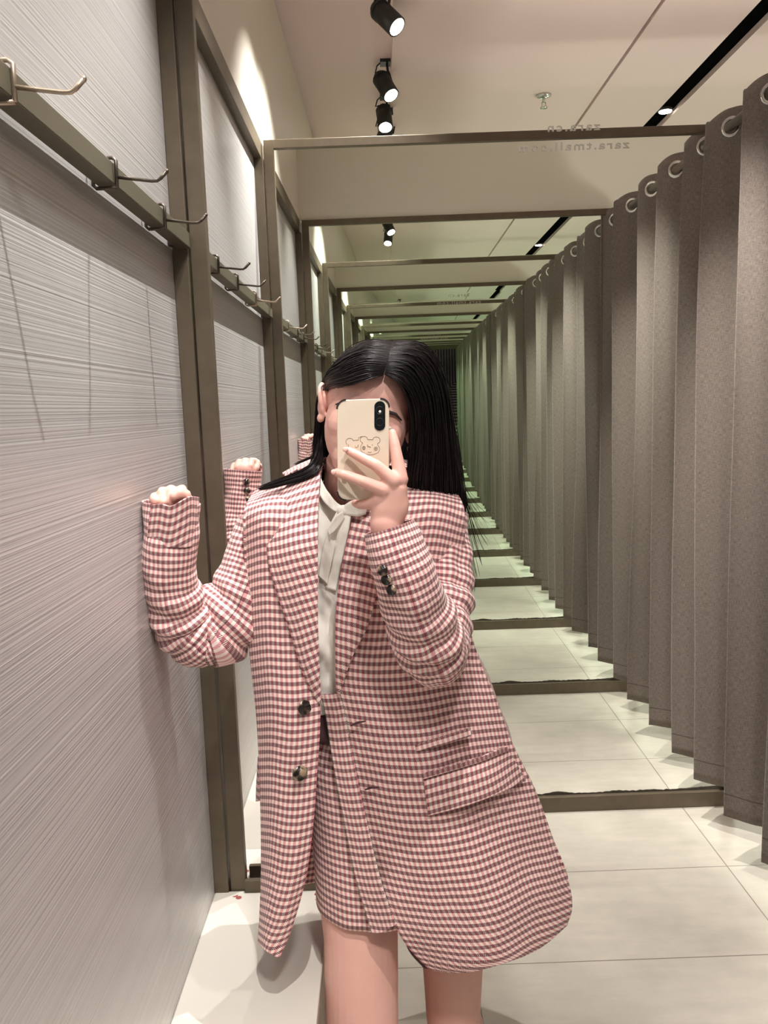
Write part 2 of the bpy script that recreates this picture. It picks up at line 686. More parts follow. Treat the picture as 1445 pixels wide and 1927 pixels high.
# mirror frames
def frame(y, sgn, label, letters):
    """framed mirror standing at plane y; sgn = which way its face looks"""
    o = empty('mirror', (0.43, y, 0), label, 'mirror', 'framed mirrors across the cubicle')
    d = 0.022
    y0, y1 = (y-d, y) if sgn < 0 else (y, y+d)
    xl, xr = WX+0.033, 1.262
    G().box((xl, y0, 0), (xl+0.033, y1, ZT)).make('stile', M['bronze'], o, smooth=False, mods=[bevel(0.0015)])
    G().box((xr-0.035, y0, 0), (xr, y1, ZT)).make('stile', M['bronze'], o, smooth=False, mods=[bevel(0.0015)])
    G().box((xl+0.033, y0, ZT-0.028), (xr-0.035, y1, ZT)).make('rail', M['bronze'], o, smooth=False, mods=[bevel(0.0015)])
    G().box((xl+0.033, y0, 0), (xr-0.035, y1, 0.058)).make('rail', M['bronze'], o, smooth=False, mods=[bevel(0.0015)])
    # corroded silver creeping up from the lower edge
    v, f = [], []
    n_ = 240
    for i in range(n_+1):
        x = xl+0.034+(xr-xl-0.070)*i/n_
        t = i/n_
        h = 0.004+0.014*max(0, noise.noise(Vector((x*9, 0, 1))))+0.006*abs(noise.noise(Vector((x*40, 2, 1))))+0.05*max(0, t-0.86)**1.0*1.6
        ya = (y-0.004) if sgn < 0 else (y+0.004)
        yb = (y-0.001) if sgn < 0 else (y+0.001)
        v += [(x, ya, 0.056), (x, ya, 0.058+h), (x, yb, 0.058+h), (x, yb, 0.056)]
    for i in range(n_):
        for k_ in range(4):
            a = i*4+k_
            b = i*4+(k_+1) % 4
            f.append((a, b, b+4, a+4))
    mk('corroded_edge', v, f, M['rot'], o, smooth=False)
    if letters:
        for txt, xa, xb, z in (('zara.cn', 0.3427, 0.4435, 2.014), ('zara.tmall.com', 0.2862, 0.4995, 1.979)):
            cu = bpy.data.curves.new('lettering', 'FONT')
            cu.body = txt
            cu.size = 0.036
            cu.extrude = 0.0008
            cu.bevel_depth = 0.0004
            cu.space_character = 1.25
            to = bpy.data.objects.new('tmp', cu)
            COL.objects.link(to)
            dg = bpy.context.evaluated_depsgraph_get()
            me = bpy.data.meshes.new_from_object(to.evaluated_get(dg))
            bpy.data.objects.remove(to)
            xs = [v_.co.x for v_ in me.vertices]
            w_ = max(xs)-min(xs)
            sc_ = (xb-xa)/w_
            mx = min(xs)
            for v_ in me.vertices:
                c = v_.co.copy()
                # reads from the other side, so it shows reversed
                v_.co = Vector((xb-(c.x-mx)*sc_, y-0.003-c.z, z+c.y*0.60)) - wloc(o)
            me.materials.clear()
            me.materials.append(M['letter'])
            lo = bpy.data.objects.new('lettering', me)
            COL.objects.link(lo)
            lo.parent = o
            lo['label'] = 'reversed raised website lettering'
    return o

mir2 = frame(Y2, -1, 'large bronze-framed fitting room mirror directly behind the person, its left frame beside the ribbed wall', True)
mir1 = frame(Y1, 1, 'bronze-framed mirror', False)


# ------------------------------------------------------------------ ceiling pieces (odd images see the ceiling beyond the low partition)
def ceiling_set(ya, yb):
    s_ = []
    s_.append(structure(G().box((UX-0.06, ya, ZC+0.055), (0.118, yb, ZC+0.085)).make('ceiling', M['ceil'], smooth=False)))
    gg = G()
    gg.box((0.118, ya, ZC), (1.205, yb, ZC+0.085))
    gg.box((1.222, ya, ZC), (1.625, yb, ZC+0.085))
    gg.box((1.735, ya, ZC), (XR, yb, ZC+0.085))
    s_.append(structure(gg.make('ceiling', M['ceil'], smooth=False)))
    gg = G().box((1.205, ya, ZC+0.03), (1.222, yb, ZC+0.08)).box((1.625, ya, ZC+0.03), (1.735, yb, ZC+0.08))
    s_.append(structure(gg.make('trim_4', M['black'], smooth=False)))
    return s_


def spotlight(y, label, aim):
    """black track spotlight on a bent arm under the raised strip of ceiling"""
    x, z = 0.085, ZC-0.055
    o = empty('spotlight', (x, y, ZC+0.055), label, 'spotlight', 'black ceiling spotlights')
    d = Vector(aim).normalized()
    c = Vector((x, y, z))
    a, b = c-d*0.055, c+d*0.070
    G().tube([a-d*0.014, a-d*0.013, a, a, a+d*0.03, b, b-d*0.004], [0.012, 0.028, 0.032, 0.038, 0.041, 0.041, 0.036], 20).make('housing', M['lampblack'], o)
    G().tube([b-d*0.002, b+d*0.0015], [0.034, 0.034], 20).make('lens', M['bulb'], o)
    for kx in (0, 1, 2):
        q = a+d*(0.008+kx*0.011)
        G().tube([q, q+d*0.003], 0.0425, 20).make('cooling_fin', M['lampblack'], o)
    G().tube([(x+0.012, y, ZC+0.055), (x+0.016, y, ZC+0.01), a+Vector((0.045, 0, 0.012)), a+Vector((0.044, 0, -0.006))+d*0.03], 0.006, 8).make('bracket', M['lampblack'], o)
    G().tube([(x-0.005, y+0.01, ZC+0.055), (x-0.035, y+0.01, ZC+0.03), (x-0.045, y, ZC+0.0), (x-0.03, y, z+0.06), a-d*0.01], 0.0035, 6).make('cable', M['lampblack'], o)
    G().box((x-0.02, y-0.03, ZC+0.040), (x+0.03, y+0.03, ZC+0.055)).make('mount', M['lampblack'], o, smooth=False)
    return o


def downlight(y, label):
    o = empty('downlight', (1.68, y, ZC+0.01), label, 'downlight', 'downlights in the black ceiling slot')
    G().tube([(1.68, y, ZC+0.035), (1.68, y, ZC+0.008)], [0.036, 0.042], 20).make('rim', M['lampblack'], o)
    G().tube([(1.68, y, ZC+0.007), (1.68, y, ZC+0.003)], [0.036, 0.034], 20).make('lens', M['bulb'], o)
    return o


def add_light(kind, loc, target, energy, col, radius, T_, spot=None, blend=0.6):
    ld = bpy.data.lights.new('lamp', kind)
    ld.energy = energy
    ld.color = col
    if kind in ('SPOT', 'POINT'):
        ld.shadow_soft_size = radius
    if kind == 'SPOT':
        ld.spot_size = spot
        ld.spot_blend = blend
    o = bpy.data.objects.new('lamp', ld)
    COL.objects.link(o)
    a = T_ @ Vector(loc)
    b = T_ @ Vector(target)
    o.location = a
    o.rotation_euler = (b-a).to_track_quat('-Z', 'Y').to_euler()
    return o

# ------------------------------------------------------------------ unfold the facing mirrors
bpy.context.view_layer.update()
KIND = {'hook_rail': 'rail', 'bench': 'bench'}
roots0 = list(bay_things)

def seen_label(o, k):
    nm = o.name.split('.')[0]
    if k > 12:
        return {'curtain': 'tiny dark sliver of taupe curtain deep in the vanishing mirror row', 'curtain_rod': 'tiny rod end deep in the vanishing mirror row'}.get(nm)
    o_ = ORD[k]
    if nm == 'hook_rail': return f'bronze hook rail on the left wall in the {o_} mirror image of the cubicle'
    if nm == 'bench': return f'white wall bench in the {o_} mirror image of the cubicle'
    if nm == 'curtain':
        if k == 1: return 'nearest taupe eyelet curtain, in front of the right post of the first frame'
        return f'taupe eyelet curtain in the {o_} mirror image, counting from the right edge inwards'
    if nm == 'curtain_rod':
        return f'bronze curtain rod of the {o_} reflected curtain from the right edge'
    return None

cur['label'] = 'real taupe eyelet curtain to the right of the person, outside the picture'
rod['label'] = 'real bronze curtain rod to the right of the person, outside the picture'
hk_desc = ['first', 'middle', 'last']
for k in range(1, NB+1):
    for o in bay_struct:
        copy_tree(o, T[k])
    for o in roots0:
        if o in hooks:
            if k > 5:
                continue
            i = hooks.index(o)
            copy_tree(o, T[k], {0: 'wire hook farthest from the person', 1: 'middle wire hook', 2: 'wire hook closest behind the person'}[i] + f' on the rail of the {ORD[k]} mirror image')
            continue
        if o in (rail, bench, rod) and k > {rail: 7, bench: 3, rod: 12}[o]:
            continue
        c = copy_tree(o, T[k], seen_label(o, k))
    lb = 'tiny dark frame deep in the vanishing mirror row' if k > 12 else f'bronze-framed mirror seen as the {ORD[k]} frame of the receding row, counting from the front'
    c = copy_tree(mir1 if k % 2 else mir2, T[k], lb)
for o in [mir1] + list(mir1.children):
    bpy.data.objects.remove(o)

# the cubicle continues behind the viewer
TB = Matrix.Translation((0, -(Y2-Y1), 0))
for o in bay_struct:
    copy_tree(o, TB)
TB2 = Matrix.Translation((0, -2*(Y2-Y1), 0))
copy_tree(fl, TB2)

# plaster above the even mirrors, up to the line of sight over the frame before it
slope_tops = []
for k in range(2, NB+1, 2):
    Dprev = Y2 + (k-1)*(Y2-Y1)
    zt = 1.5 + (ZT-1.5)*(Dprev+(Y2-Y1))/Dprev - 0.03 + 0.004*k
    gg = G().box((UX, Y2-0.01, ZT), (XR, Y2, min(zt, ZC)))
    o = structure(gg.make('wall_back', M['backwall'], smooth=False))
    bpy.context.view_layer.update()
    o.matrix_world = T[k] @ o.matrix_world

# ceilings
for o in ceiling_set(-1.6, 2.1):
    pass
seg = {1: (1.2, -3.0), 3: (-0.35, -4.2), 5: (-1.6, -5.0), 7: (-2.6, -6.5), 9: (-3.6, -7.5)}
for k, (ya, yb) in seg.items():
    cs = ceiling_set(min(ya, yb), max(ya, yb))
    bpy.context.view_layer.update()
    for o in cs:
        o.matrix_world = T[k] @ o.matrix_world
# added outer wall keeps world light out; added black sheet makes the dark end
wr = structure(G().box((XR, -2.2, 0), (XR+0.05, 12, ZC+0.1)).make('wall_right', M['upper'], smooth=False))
we = structure(G().box((-0.5, Y2-0.01, 0), (1.4, Y2+0.02, ZT+0.2)).make('wall_back', M['lampblack'], smooth=False))
bpy.context.view_layer.update()
we.matrix_world = T[NB] @ we.matrix_world

def to_world(o, T_):
    bpy.context.view_layer.update()
    o.matrix_world = T_ @ o.matrix_world

AIM = (-0.55, -0.25, -0.85)
for i, (yl, nm) in enumerate([(-0.18, 'nearest the top edge'), (-0.88, 'second from the top edge'), (-1.32, 'third from the top edge'), (-1.63, 'fourth, just above a frame')]):
    o = spotlight(yl, f'black spotlight in the row above the person, {nm}', [(0.60, 0.35, -0.75), (0.40, 0.40, -0.85), (0.05, 0.45, -0.9), (-0.35, 0.3, -0.9)][i])
    to_world(o, T[1])
for i, (yl, nm) in enumerate([(-1.72, 'upper'), (-2.20, 'lower')]):
    o = spotlight(yl, f'small black ceiling spotlight between the second and third frames, {nm} of the two', (-0.1 if i else 0.35, 0.45, -0.9))
    to_world(o, T[3])
o = spotlight(-3.15, 'tiny black ceiling spotlight between the fourth and fifth frames, above the hair', (0.0, -0.1, -0.95))
to_world(o, T[5])
o = spotlight(-4.0, 'tiny black ceiling spotlight touching the top of the hair', (0.2, -0.1, -0.95))
to_world(o, T[7])
for T_, yl, lb in ((T[1], -1.57, 'bright round downlight in the wide black ceiling slot at the upper right'),
                   (T[3], -1.50, 'round downlight in the black ceiling slot right under the second frame'),
                   (T[3], -3.25, 'round downlight in the black ceiling slot just above the third frame'),
                   (T[5], -2.55, 'round downlight in the black ceiling slot right under the fourth frame'),
                   (T[5], -3.9, 'round downlight in the black ceiling slot just above the fifth frame')):
    o = downlight(yl, lb)
    to_world(o, T_)


def sprinkler(yl, T_, label):
    x, z = 0.925, ZC
    o = empty('sprinkler', (x, yl, z), label, 'sprinkler', 'ceiling sprinklers')
    G().tube([(x, yl, z), (x, yl, z-0.006), (x, yl, z-0.012)], [0.040, 0.038, 0.022], 20).make('escutcheon', M['steel'], o)
    G().tube([(x, yl, z-0.010), (x, yl, z-0.035)], 0.009, 10).make('stem', M['steel'], o)
    G().tube([(x-0.009, yl, z-0.035), (x-0.010, yl, z-0.055), (x, yl, z-0.060)], 0.0025, 6).tube([(x+0.009, yl, z-0.035), (x+0.010, yl, z-0.055), (x, yl, z-0.060)], 0.0025, 6).make('yoke', M['steel'], o)
    G().tube([(x, yl, z-0.060), (x, yl, z-0.064)], 0.020, 12).make('deflector', M['steel'], o)
    to_world(o, T_)
sprinkler(-1.24, T[1], 'pale ceiling sprinkler head hanging in the open ceiling at the upper right')
sprinkler(-3.3, T[5], 'tiny ceiling sprinkler seen between the fourth and fifth frames')
sprinkler(-4.3, T[7], 'tiny ceiling sprinkler seen deep in the mirror row')

# ------------------------------------------------------------------ lights of the place, with added fills
for k in range(-1, 21):
    if k < 0:
        T_ = TB
        c = (1.0, 0.95, 0.90)
        e = 1.0
    else:
        T_ = T[k]
        kk = max(0, k-1)
        c = (1.0*0.935**kk, 0.955*0.98**kk, 0.915*0.93**kk)
        e = 0.985**k
    if k < 0:
        add_light('SPOT', (0.42, 0.95, 2.98), (0.60, 0.92, 0.60), 120, c, 0.05, T_, spot=R(80))  # unseen fill added behind the viewer
        continue
    add_light('SPOT', (0.085, 0.55, 2.98), (-0.385, 0.56, 1.45), 125*e, c, 0.003, T_, spot=R(78), blend=1.0)
    add_light('SPOT', (0.085, 1.40, 2.98), (-0.385, 1.33, 1.30), 125*e, c, 0.003, T_, spot=R(46), blend=1.0)
    add_light('SPOT', (0.40, 0.95, 2.98), (1.12, 0.92, 0.90), 230*e, c, 0.02, T_, spot=R(50), blend=0.9)
    if k % 2 or k == 0:
        add_light('POINT', (2.15, 1.0, 1.3), (1.9, 1.0, 0), 22*e, c, 0.15, T_)  # added fill outside the curtain, no fixture, brightens the ceiling

add_light('SPOT', (0.30, -0.35, 2.98), (0.05, 1.35, 1.15), 80, (1.0, 0.955, 0.925), 0.10, T[0], spot=R(60), blend=0.9)  # added front fill that brightens the person, no fixture
w = bpy.data.worlds.new('world')
scene.world = w
w.use_nodes = True
w.node_tree.nodes['Background'].inputs[0].default_value = (0.95, 0.93, 0.90, 1)
w.node_tree.nodes['Background'].inputs[1].default_value = 0.17
# ------------------------------------------------------------------ the person
person = empty('person', (0.0, 1.38, 0.0), 'long-haired person in a checked blazer and skirt holding a phone before their face', 'person')

# body: one continuous skin surface
b = G()
def chain(pts, n=32):
    """pts: (px, py, D, radius in metres) -> a tapered limb with round joints"""
    q = [P(a, b_, c) if not isinstance(a, Vector) else a for a, b_, c, r in pts]
    r = [p_[3] for p_ in pts]
    b.tube(q, r, n)
    for v_, r_ in zip(q, r):
        b.ell(v_, r_*0.995, n)
# spine, neck
b.ell(P(668, 1080, 1.405), (0.115, 0.078, 0.16), 24)
b.ell(P(668, 1010, 1.41), (0.135, 0.062, 0.07), 24)
b.ell(P(672, 1250, 1.40), (0.098, 0.070, 0.16), 24)
b.ell(P(690, 1440, 1.40), (0.118, 0.082, 0.13), 24)
NK = [P(664, 868, 1.350), P(660, 900, 1.365), P(664, 945, 1.385), P(668, 1000, 1.40)]
b.tube(NK, [0.044, 0.045, 0.050, 0.085], 20)
# arms
chain([(500, 985, 1.41, .036), (452, 1110, 1.39, .034), (392, 1195, 1.365, .033), (345, 1130, 1.335, .029), (322, 1010, 1.305, .024), (322, 955, 1.295, .022)])
chain([(822, 985, 1.40, .036), (822, 1110, 1.34, .034), (816, 1215, 1.26, .033), (775, 1110, 1.17, .029), (740, 1030, 1.150, .025), (726, 985, 1.145, .023)])
# legs, down to the floor
lk = P(680, 1927, 1.330)
chain([(655, 1470, 1.415, .075), (668, 1640, 1.400, .070), (679, 1760, 1.368, .0670), (681, 1927, 1.330, .0645)])
K1 = lk + Vector((0.002, 0.005, -0.03))
chain([(lk, 0, 0, .0645), (K1, 0, 0, .060), (Vector((K1.x, 1.35, 0.34)), 0, 0, .055), (Vector((K1.x+0.005, 1.385, 0.24)), 0, 0, .050), (Vector((K1.x+0.008, 1.40, 0.11)), 0, 0, .033), (Vector((K1.x+0.010, 1.40, 0.065)), 0, 0, .034)])
chain([(740, 1470, 1.40, .080), (815, 1660, 1.42, .075), (852, 1790, 1.425, .0585), (853, 1927, 1.42, .0500)])
rk = P(853, 1927, 1.42)
K2 = rk + Vector((0.004, 0.0, -0.03))
chain([(rk, 0, 0, .050), (K2, 0, 0, .053), (Vector((K2.x+0.004, 1.43, 0.32)), 0, 0, .051), (Vector((K2.x+0.008, 1.465, 0.22)), 0, 0, .047), (Vector((K2.x+0.012, 1.48, 0.11)), 0, 0, .032), (Vector((K2.x+0.014, 1.48, 0.065)), 0, 0, .033)])
for kx, ky, s_ in ((K1.x+0.010, 1.40, -1), (K2.x+0.014, 1.48, 1)):
    b.ell((kx, ky+0.015, 0.045), (0.030, 0.040, 0.034), 16)
    b.ell((kx, ky-0.05, 0.045), (0.034, 0.080, 0.028), 16)
    b.ell((kx, ky-0.115, 0.034), (0.040, 0.055, 0.021), 16)
    for i in range(5):
        tx = kx + s_*(-0.028+0.0145*i)
        b.ell((tx, ky-0.165+0.010*i, 0.030), (0.0095-0.0008*i, 0.018, 0.012-0.001*i), 10)

# head, tilted so that its crown leans to the right of the picture
HR = Matrix.Rotation(R(15.5), 3, 'Y')
HCn = P(694, 778, 1.335)
def hd(x, y, z):
    return HCn + HR @ Vector((x, y, z))
b.ell(hd(0, 0.012, 0.030), (0.073, 0.090, 0.085), 28, HR)
b.ell(hd(0, -0.018, -0.018), (0.066, 0.066, 0.085), 28, HR)
b.ell(hd(0, -0.034, -0.068), (0.044, 0.046, 0.042), 24, HR)
b.ell(hd(0, -0.060, -0.094), (0.020, 0.020, 0.016), 16, HR)
for s_ in (-1, 1):
    b.ell(hd(s_*0.034, -0.048, -0.024), (0.026, 0.026, 0.028), 16, HR)      # cheek
    e = G()
    # ear: rim and lobe
    pts = [hd(s_*(0.074+0.010*math.sin(a)-0.006*math.cos(a)), 0.006+0.015*math.cos(a), 0.002+0.026*math.sin(a)) for a in [R(-70+i*28) for i in range(12)]]
    b.tube(pts, 0.0045, 8)
    b.ell(hd(s_*0.075, 0.006, 0.000), (0.010, 0.013, 0.022), 12, HR)
    b.ell(hd(s_*0.074, 0.000, -0.025), (0.007, 0.007, 0.008), 12, HR)
b.tube([hd(0, -0.078, 0.018), hd(0, -0.088, -0.004), hd(0, -0.100, -0.026)], [0.007, 0.009, 0.011], 12)
b.ell(hd(0, -0.100, -0.028), (0.012, 0.011, 0.010), 14, HR)
for s_ in (-1, 1):
    b.ell(hd(s_*0.011, -0.090, -0.031), (0.008, 0.009, 0.007), 10, HR)
b.ell(hd(0, -0.080, -0.058), (0.022, 0.012, 0.012), 14, HR)

# hand holding the phone (back of the hand towards the viewer)
b.ell(P(735, 943, 1.138), (0.0255, 0.014, 0.034), 20, Matrix.Rotation(R(-12), 3, 'Y'))
b.tube([P(738, 912, 1.135), P(732, 955, 1.138), P(726, 1000, 1.145)], [0.022, 0.0255, 0.0225], 18, rad2=[0.013, 0.015, 0.018], up0=(1, 0, 0))
def finger(pts, n=12):
    q = [P(a, b_, c) for a, b_, c, r in pts]
    r = [p_[3] for p_ in pts]
    b.tube(q, r, n)
    for v_, r_ in zip(q, r):
        b.ell(v_, r_, n)
finger([(740, 905, 1.128, .0105), (708, 876, 1.127, .0085), (674, 858, 1.133, .0072), (655, 848, 1.137, .0060)])    # middle
finger([(722, 922, 1.128, .0100), (680, 905, 1.126, .0082), (650, 894, 1.132, .0072), (633, 889, 1.138, .0062)])    # ring
finger([(754, 903, 1.136, .0110), (747, 862, 1.142, .0090), (742, 834, 1.148, .0078), (738, 815, 1.153, .0064)])    # index
finger([(712, 940, 1.134, .0095), (696, 948, 1.142, .0080), (678, 950, 1.155, .0070), (668, 947, 1.166, .0060)])    # little
finger([(752, 960, 1.150, .0125), (746, 925, 1.170, .0105), (728, 895, 1.176, .0090), (708, 872, 1.175, .0075)])    # thumb, on the screen side

# fist of the raised arm, resting against the ribbed wall
b.ell(P(324, 948, 1.295), (0.030, 0.024, 0.022), 18)
for i, (px, py, w_, ty) in enumerate([(291, 935, .0078, 951), (306, 925, .0086, 954), (322, 922, .0090, 953), (342, 922, .0090, 940)]):
    finger([(px+2, py+14, 1.305, w_), (px, py, 1.292, w_), (px-1, py+3, 1.278, w_*0.98), (px+1, ty-9, 1.268, w_*0.92), (px+3, ty, 1.272, w_*0.80)])
finger([(352, 945, 1.288, .0100), (349, 931, 1.272, .0090), (338, 928, 1.262, .0085), (327, 934, 1.259, .0074)])

me = bpy.data.meshes.new('body')
off = wloc(person)
me.from_pydata([tuple(v-off) for v in b.v], [], b.f)
tmp = bpy.data.objects.new('tmpbody', me)
COL.objects.link(tmp)
md = tmp.modifiers.new('r', 'REMESH')
md.mode = 'VOXEL'
md.voxel_size = 0.0022
md.use_smooth_shade = True
sm = tmp.modifiers.new('s', 'SMOOTH')
sm.factor = 0.6
sm.iterations = 4
dg = bpy.context.evaluated_depsgraph_get()
bm_ = bpy.data.meshes.new_from_object(tmp.evaluated_get(dg))
bpy.data.objects.remove(tmp)
bm_.materials.clear()
bm_.materials.append(M['skin'])
bm_.name = 'body'
body = bpy.data.objects.new('body', bm_)
COL.objects.link(body)
body.parent = person
body['label'] = 'pale skin of face, neck, hands and bare legs'

# face details
for s_ in (-1, 1):
    g = G()
    pts = [hd(s_*x, y, z) for x, y, z in ((0.014, -0.0810, 0.006), (0.027, -0.0785, 0.010), (0.041, -0.0700, 0.009), (0.052, -0.0600, 0.002))]
    g.tube(pts, [0.0022, 0.0030, 0.0026, 0.0012], 8).make('eyebrow', M['brow'], person)
    g = G().ell(hd(s_*0.030, -0.066, -0.014), (0.012, 0.010, 0.0050), 14, HR)
    g.make('eye', M['eyew'], person)
    G().ell(hd(s_*0.030, -0.0735, -0.014), (0.0050, 0.004, 0.0050), 12, HR).make('iris', M['eyeb'], person)
G().ell(hd(0, -0.0905, -0.054), (0.019, 0.006, 0.0042), 14, HR).ell(hd(0, -0.0905, -0.061), (0.016, 0.006, 0.0048), 14, HR).make('lips', M['lip'], person)
for q in ((650, 846, 1.1305), (628, 888, 1.132)):
    G().ell(P(*q), (0.0042, 0.0016, 0.0036), 10).make('fingernail', M['nail'], person)
ring_geo(hd(0.080, 0.003, -0.040), (0, 1, 0), 0.0055, 0.0008).make('earring', M['steel'], person)

# sandals under the soles
for kx, ky in ((K1.x+0.010, 1.40), (K2.x+0.014, 1.48)):
    sh = G()
    v = []
    n_ = 28
    for z in (0.0, 0.014):
        for i in range(n_):
            an = 2*math.pi*i/n_
            ww = 0.043 if math.sin(an) < 0 else 0.034
            v.append((kx+ww*math.cos(an), ky-0.062+0.118*math.sin(an), z))
    f = [tuple(range(n_))[::-1], tuple(n_+i for i in range(n_))] + [(i, (i+1) % n_, n_+(i+1) % n_, n_+i) for i in range(n_)]
    sh.add(v, f)
    so = sh.make('sandal', M['sandal'], person, smooth=False)
    G().tube([(kx-0.043, ky-0.10, 0.012), (kx-0.030, ky-0.10, 0.052), (kx, ky-0.10, 0.066), (kx+0.030, ky-0.10, 0.052), (kx+0.043, ky-0.10, 0.012)], 0.0045, 8, rad2=[0.012]*5).make('strap', M['sandal'], so)

# ---------------------------------------------------------------- hair
hair = G().ell(hd(0, 0.030, 0.034), (0.078, 0.088, 0.088), 28, HR)
hair = hair.make('hair', M['hair'], person)
hair['label'] = 'long straight black hair parted in the middle'
RG = [  # guides on the right of the picture, from the face outwards
    [(724, 704, 1.250), (752, 722, 1.248), (771, 760, 1.262), (776, 800, 1.285), (772, 860, 1.31), (768, 905, 1.335), (772, 945, 1.36)],
    [(728, 685, 1.252), (768, 694, 1.258), (797, 738, 1.272), (806, 800, 1.295), (804, 860, 1.315), (800, 905, 1.335), (800, 945, 1.36)],
    [(733, 662, 1.272), (786, 668, 1.282), (818, 722, 1.300), (830, 790, 1.318), (836, 860, 1.338), (838, 905, 1.352), (840, 945, 1.375)],
    [(738, 644, 1.315), (792, 652, 1.322), (828, 704, 1.345), (844, 782, 1.360), (856, 860, 1.372), (864, 905, 1.385), (866, 945, 1.41)],
    [(742, 642, 1.38), (790, 652, 1.40), (824, 706, 1.42), (842, 790, 1.43), (856, 860, 1.445), (866, 940, 1.465), (874, 1020, 1.475)],
    [(742, 648, 1.41), (770, 665, 1.44), (798, 720, 1.455), (812, 800, 1.47), (820, 880, 1.49), (826, 960, 1.50), (828, 1040, 1.505)],
]
LG = [
    [(720, 706, 1.248), (692, 712, 1.240), (657, 722, 1.250), (630, 727, 1.290), (611, 746, 1.385), (606, 805, 1.385), (602, 860, 1.40), (596, 900, 1.405)],
    [(727, 684, 1.252), (682, 683, 1.248), (644, 700, 1.275), (617, 716, 1.345), (606, 762, 1.395), (601, 820, 1.395), (598, 868, 1.405), (590, 905, 1.41)],
    [(734, 656, 1.285), (690, 654, 1.285), (650, 674, 1.310), (624, 704, 1.350), (606, 760, 1.395), (599, 822, 1.410), (590, 872, 1.415), (570, 905, 1.41)],
    [(738, 644, 1.335), (700, 642, 1.335), (660, 660, 1.355), (630, 696, 1.385), (610, 760, 1.415), (603, 830, 1.425), (594, 880, 1.43), (560, 915, 1.42)],
    [(740, 645, 1.385), (712, 645, 1.395), (680, 664, 1.42), (650, 710, 1.44), (636, 790, 1.455), (632, 870, 1.475), (630, 950, 1.49), (630, 1030, 1.50)],
]
def strands(guides, count, name, rr, jit, seed, tmin=0.0, tmax=1.0, endvar=0.05):
    rnd = random.Random(seed)
    gp = [[P(*q) for q in g_] for g_ in guides]
    n_ = len(gp)-1
    gg = G()
    for s in range(count):
        t = rnd.uniform(tmin, tmax)*n_
        m_ = len(gp[0])
        base = [crom([gp[a][j] for a in range(n_+1)], t) for j in range(m_)]
        off_ = Vector((rnd.gauss(0, jit), rnd.gauss(0, jit*1.3), rnd.gauss(0, jit*0.7)))
        pts = []
        end = 1.0 - rnd.random()*endvar
        K = 14
        wv = rnd.uniform(0, 6.28)
        for i in range(K+1):
            u = end*i/K*(m_-1)
            p_ = crom(base, u)
            k_ = min(1.0, i/4.0)
            pts.append(p_ + off_*k_ + Vector((math.sin(u*1.3+wv), math.cos(u*1.1+wv), 0))*jit*0.35*k_)
        r0 = rr*rnd.uniform(0.7, 1.2)
        gg.tube(pts, [r0*0.8]+[r0]*(K-2)+[r0*0.7, r0*0.25], 4, cap=False)
    return gg.make(name, M['hair'], hair)
strands(RG, 620, 'strands', 0.0013, 0.0022, 3)
strands(RG, 380, 'strands', 0.0008, 0.0040, 4, endvar=0.25)
strands(LG, 520, 'strands', 0.0013, 0.0020, 5)
strands(LG, 260, 'strands', 0.0008, 0.0036, 6, endvar=0.25)
# the lock swept over the shoulder towards the left
LK = [
    [(606, 800, 1.400), (603, 846, 1.365), (597, 872, 1.325), (575, 890, 1.318), (540, 902, 1.325), (505, 913, 1.340), (480, 921, 1.352)],
    [(607, 800, 1.395), (605, 850, 1.360), (601, 882, 1.318), (580, 898, 1.310), (545, 908, 1.318), (510, 917, 1.335), (486, 924, 1.348)],
    [(604, 800, 1.405), (600, 838, 1.372), (592, 864, 1.335), (570, 883, 1.328), (535, 898, 1.335), (500, 911, 1.345), (478, 920, 1.356)],
]
strands(LK, 200, 'lock', 0.0008, 0.0012, 8, endvar=0.35)
# loose ends by the sleeve on the right
LE = [
    [(862, 900, 1.40), (872, 960, 1.42), (880, 1030, 1.43), (886, 1090, 1.44), (888, 1130, 1.44)],
    [(864, 900, 1.40), (878, 950, 1.42), (892, 1000, 1.43), (906, 1040, 1.44), (915, 1060, 1.44)],
    [(864, 895, 1.40), (880, 925, 1.42), (900, 945, 1.43), (915, 955, 1.44), (926, 962, 1.44)],
]
strands(LE, 34, 'flyaways', 0.0004, 0.0020, 9, endvar=0.5)

# ---------------------------------------------------------------- blouse
def rowx(xs, ys, ds):
    return [(x, y, d) for x, y, d in zip(xs, ys, ds)]
lat = [
    rowx((585, 606, 622, 645, 668, 700), (886, 912, 934, 962, 956, 935), (1.335, 1.325, 1.315, 1.305, 1.303, 1.318)),
    rowx((580, 602, 622, 645, 670, 705), (975, 985, 995, 1000, 995, 980), (1.315, 1.306, 1.300, 1.296, 1.296, 1.305)),
    rowx((580, 602, 622, 642, 664, 700), (1060, 1062, 1064, 1065, 1062, 1060), (1.305, 1.297, 1.293, 1.291, 1.291, 1.297)),
    rowx((580, 602, 620, 640, 660, 700), (1150, 1150, 1150, 1150, 1150, 1150), (1.305, 1.298, 1.294, 1.292, 1.293, 1.30)),
    rowx((580, 602, 620, 640, 660, 700), (1240, 1240, 1240, 1240, 1240, 1240), (1.310, 1.304, 1.300, 1.298, 1.299, 1.308)),
    rowx((580, 602, 620, 640, 660, 700), (1345, 1345, 1345, 1345, 1345, 1345), (1.325, 1.318, 1.314, 1.312, 1.314, 1.325)),
]
blouse = panel('blouse', lat, 70, 150, M['blouse'], person, amp=0.0075, seed=4.0, sc=30.0, thick=0.002)
blouse['label'] = 'ivory blouse with a tied neck'
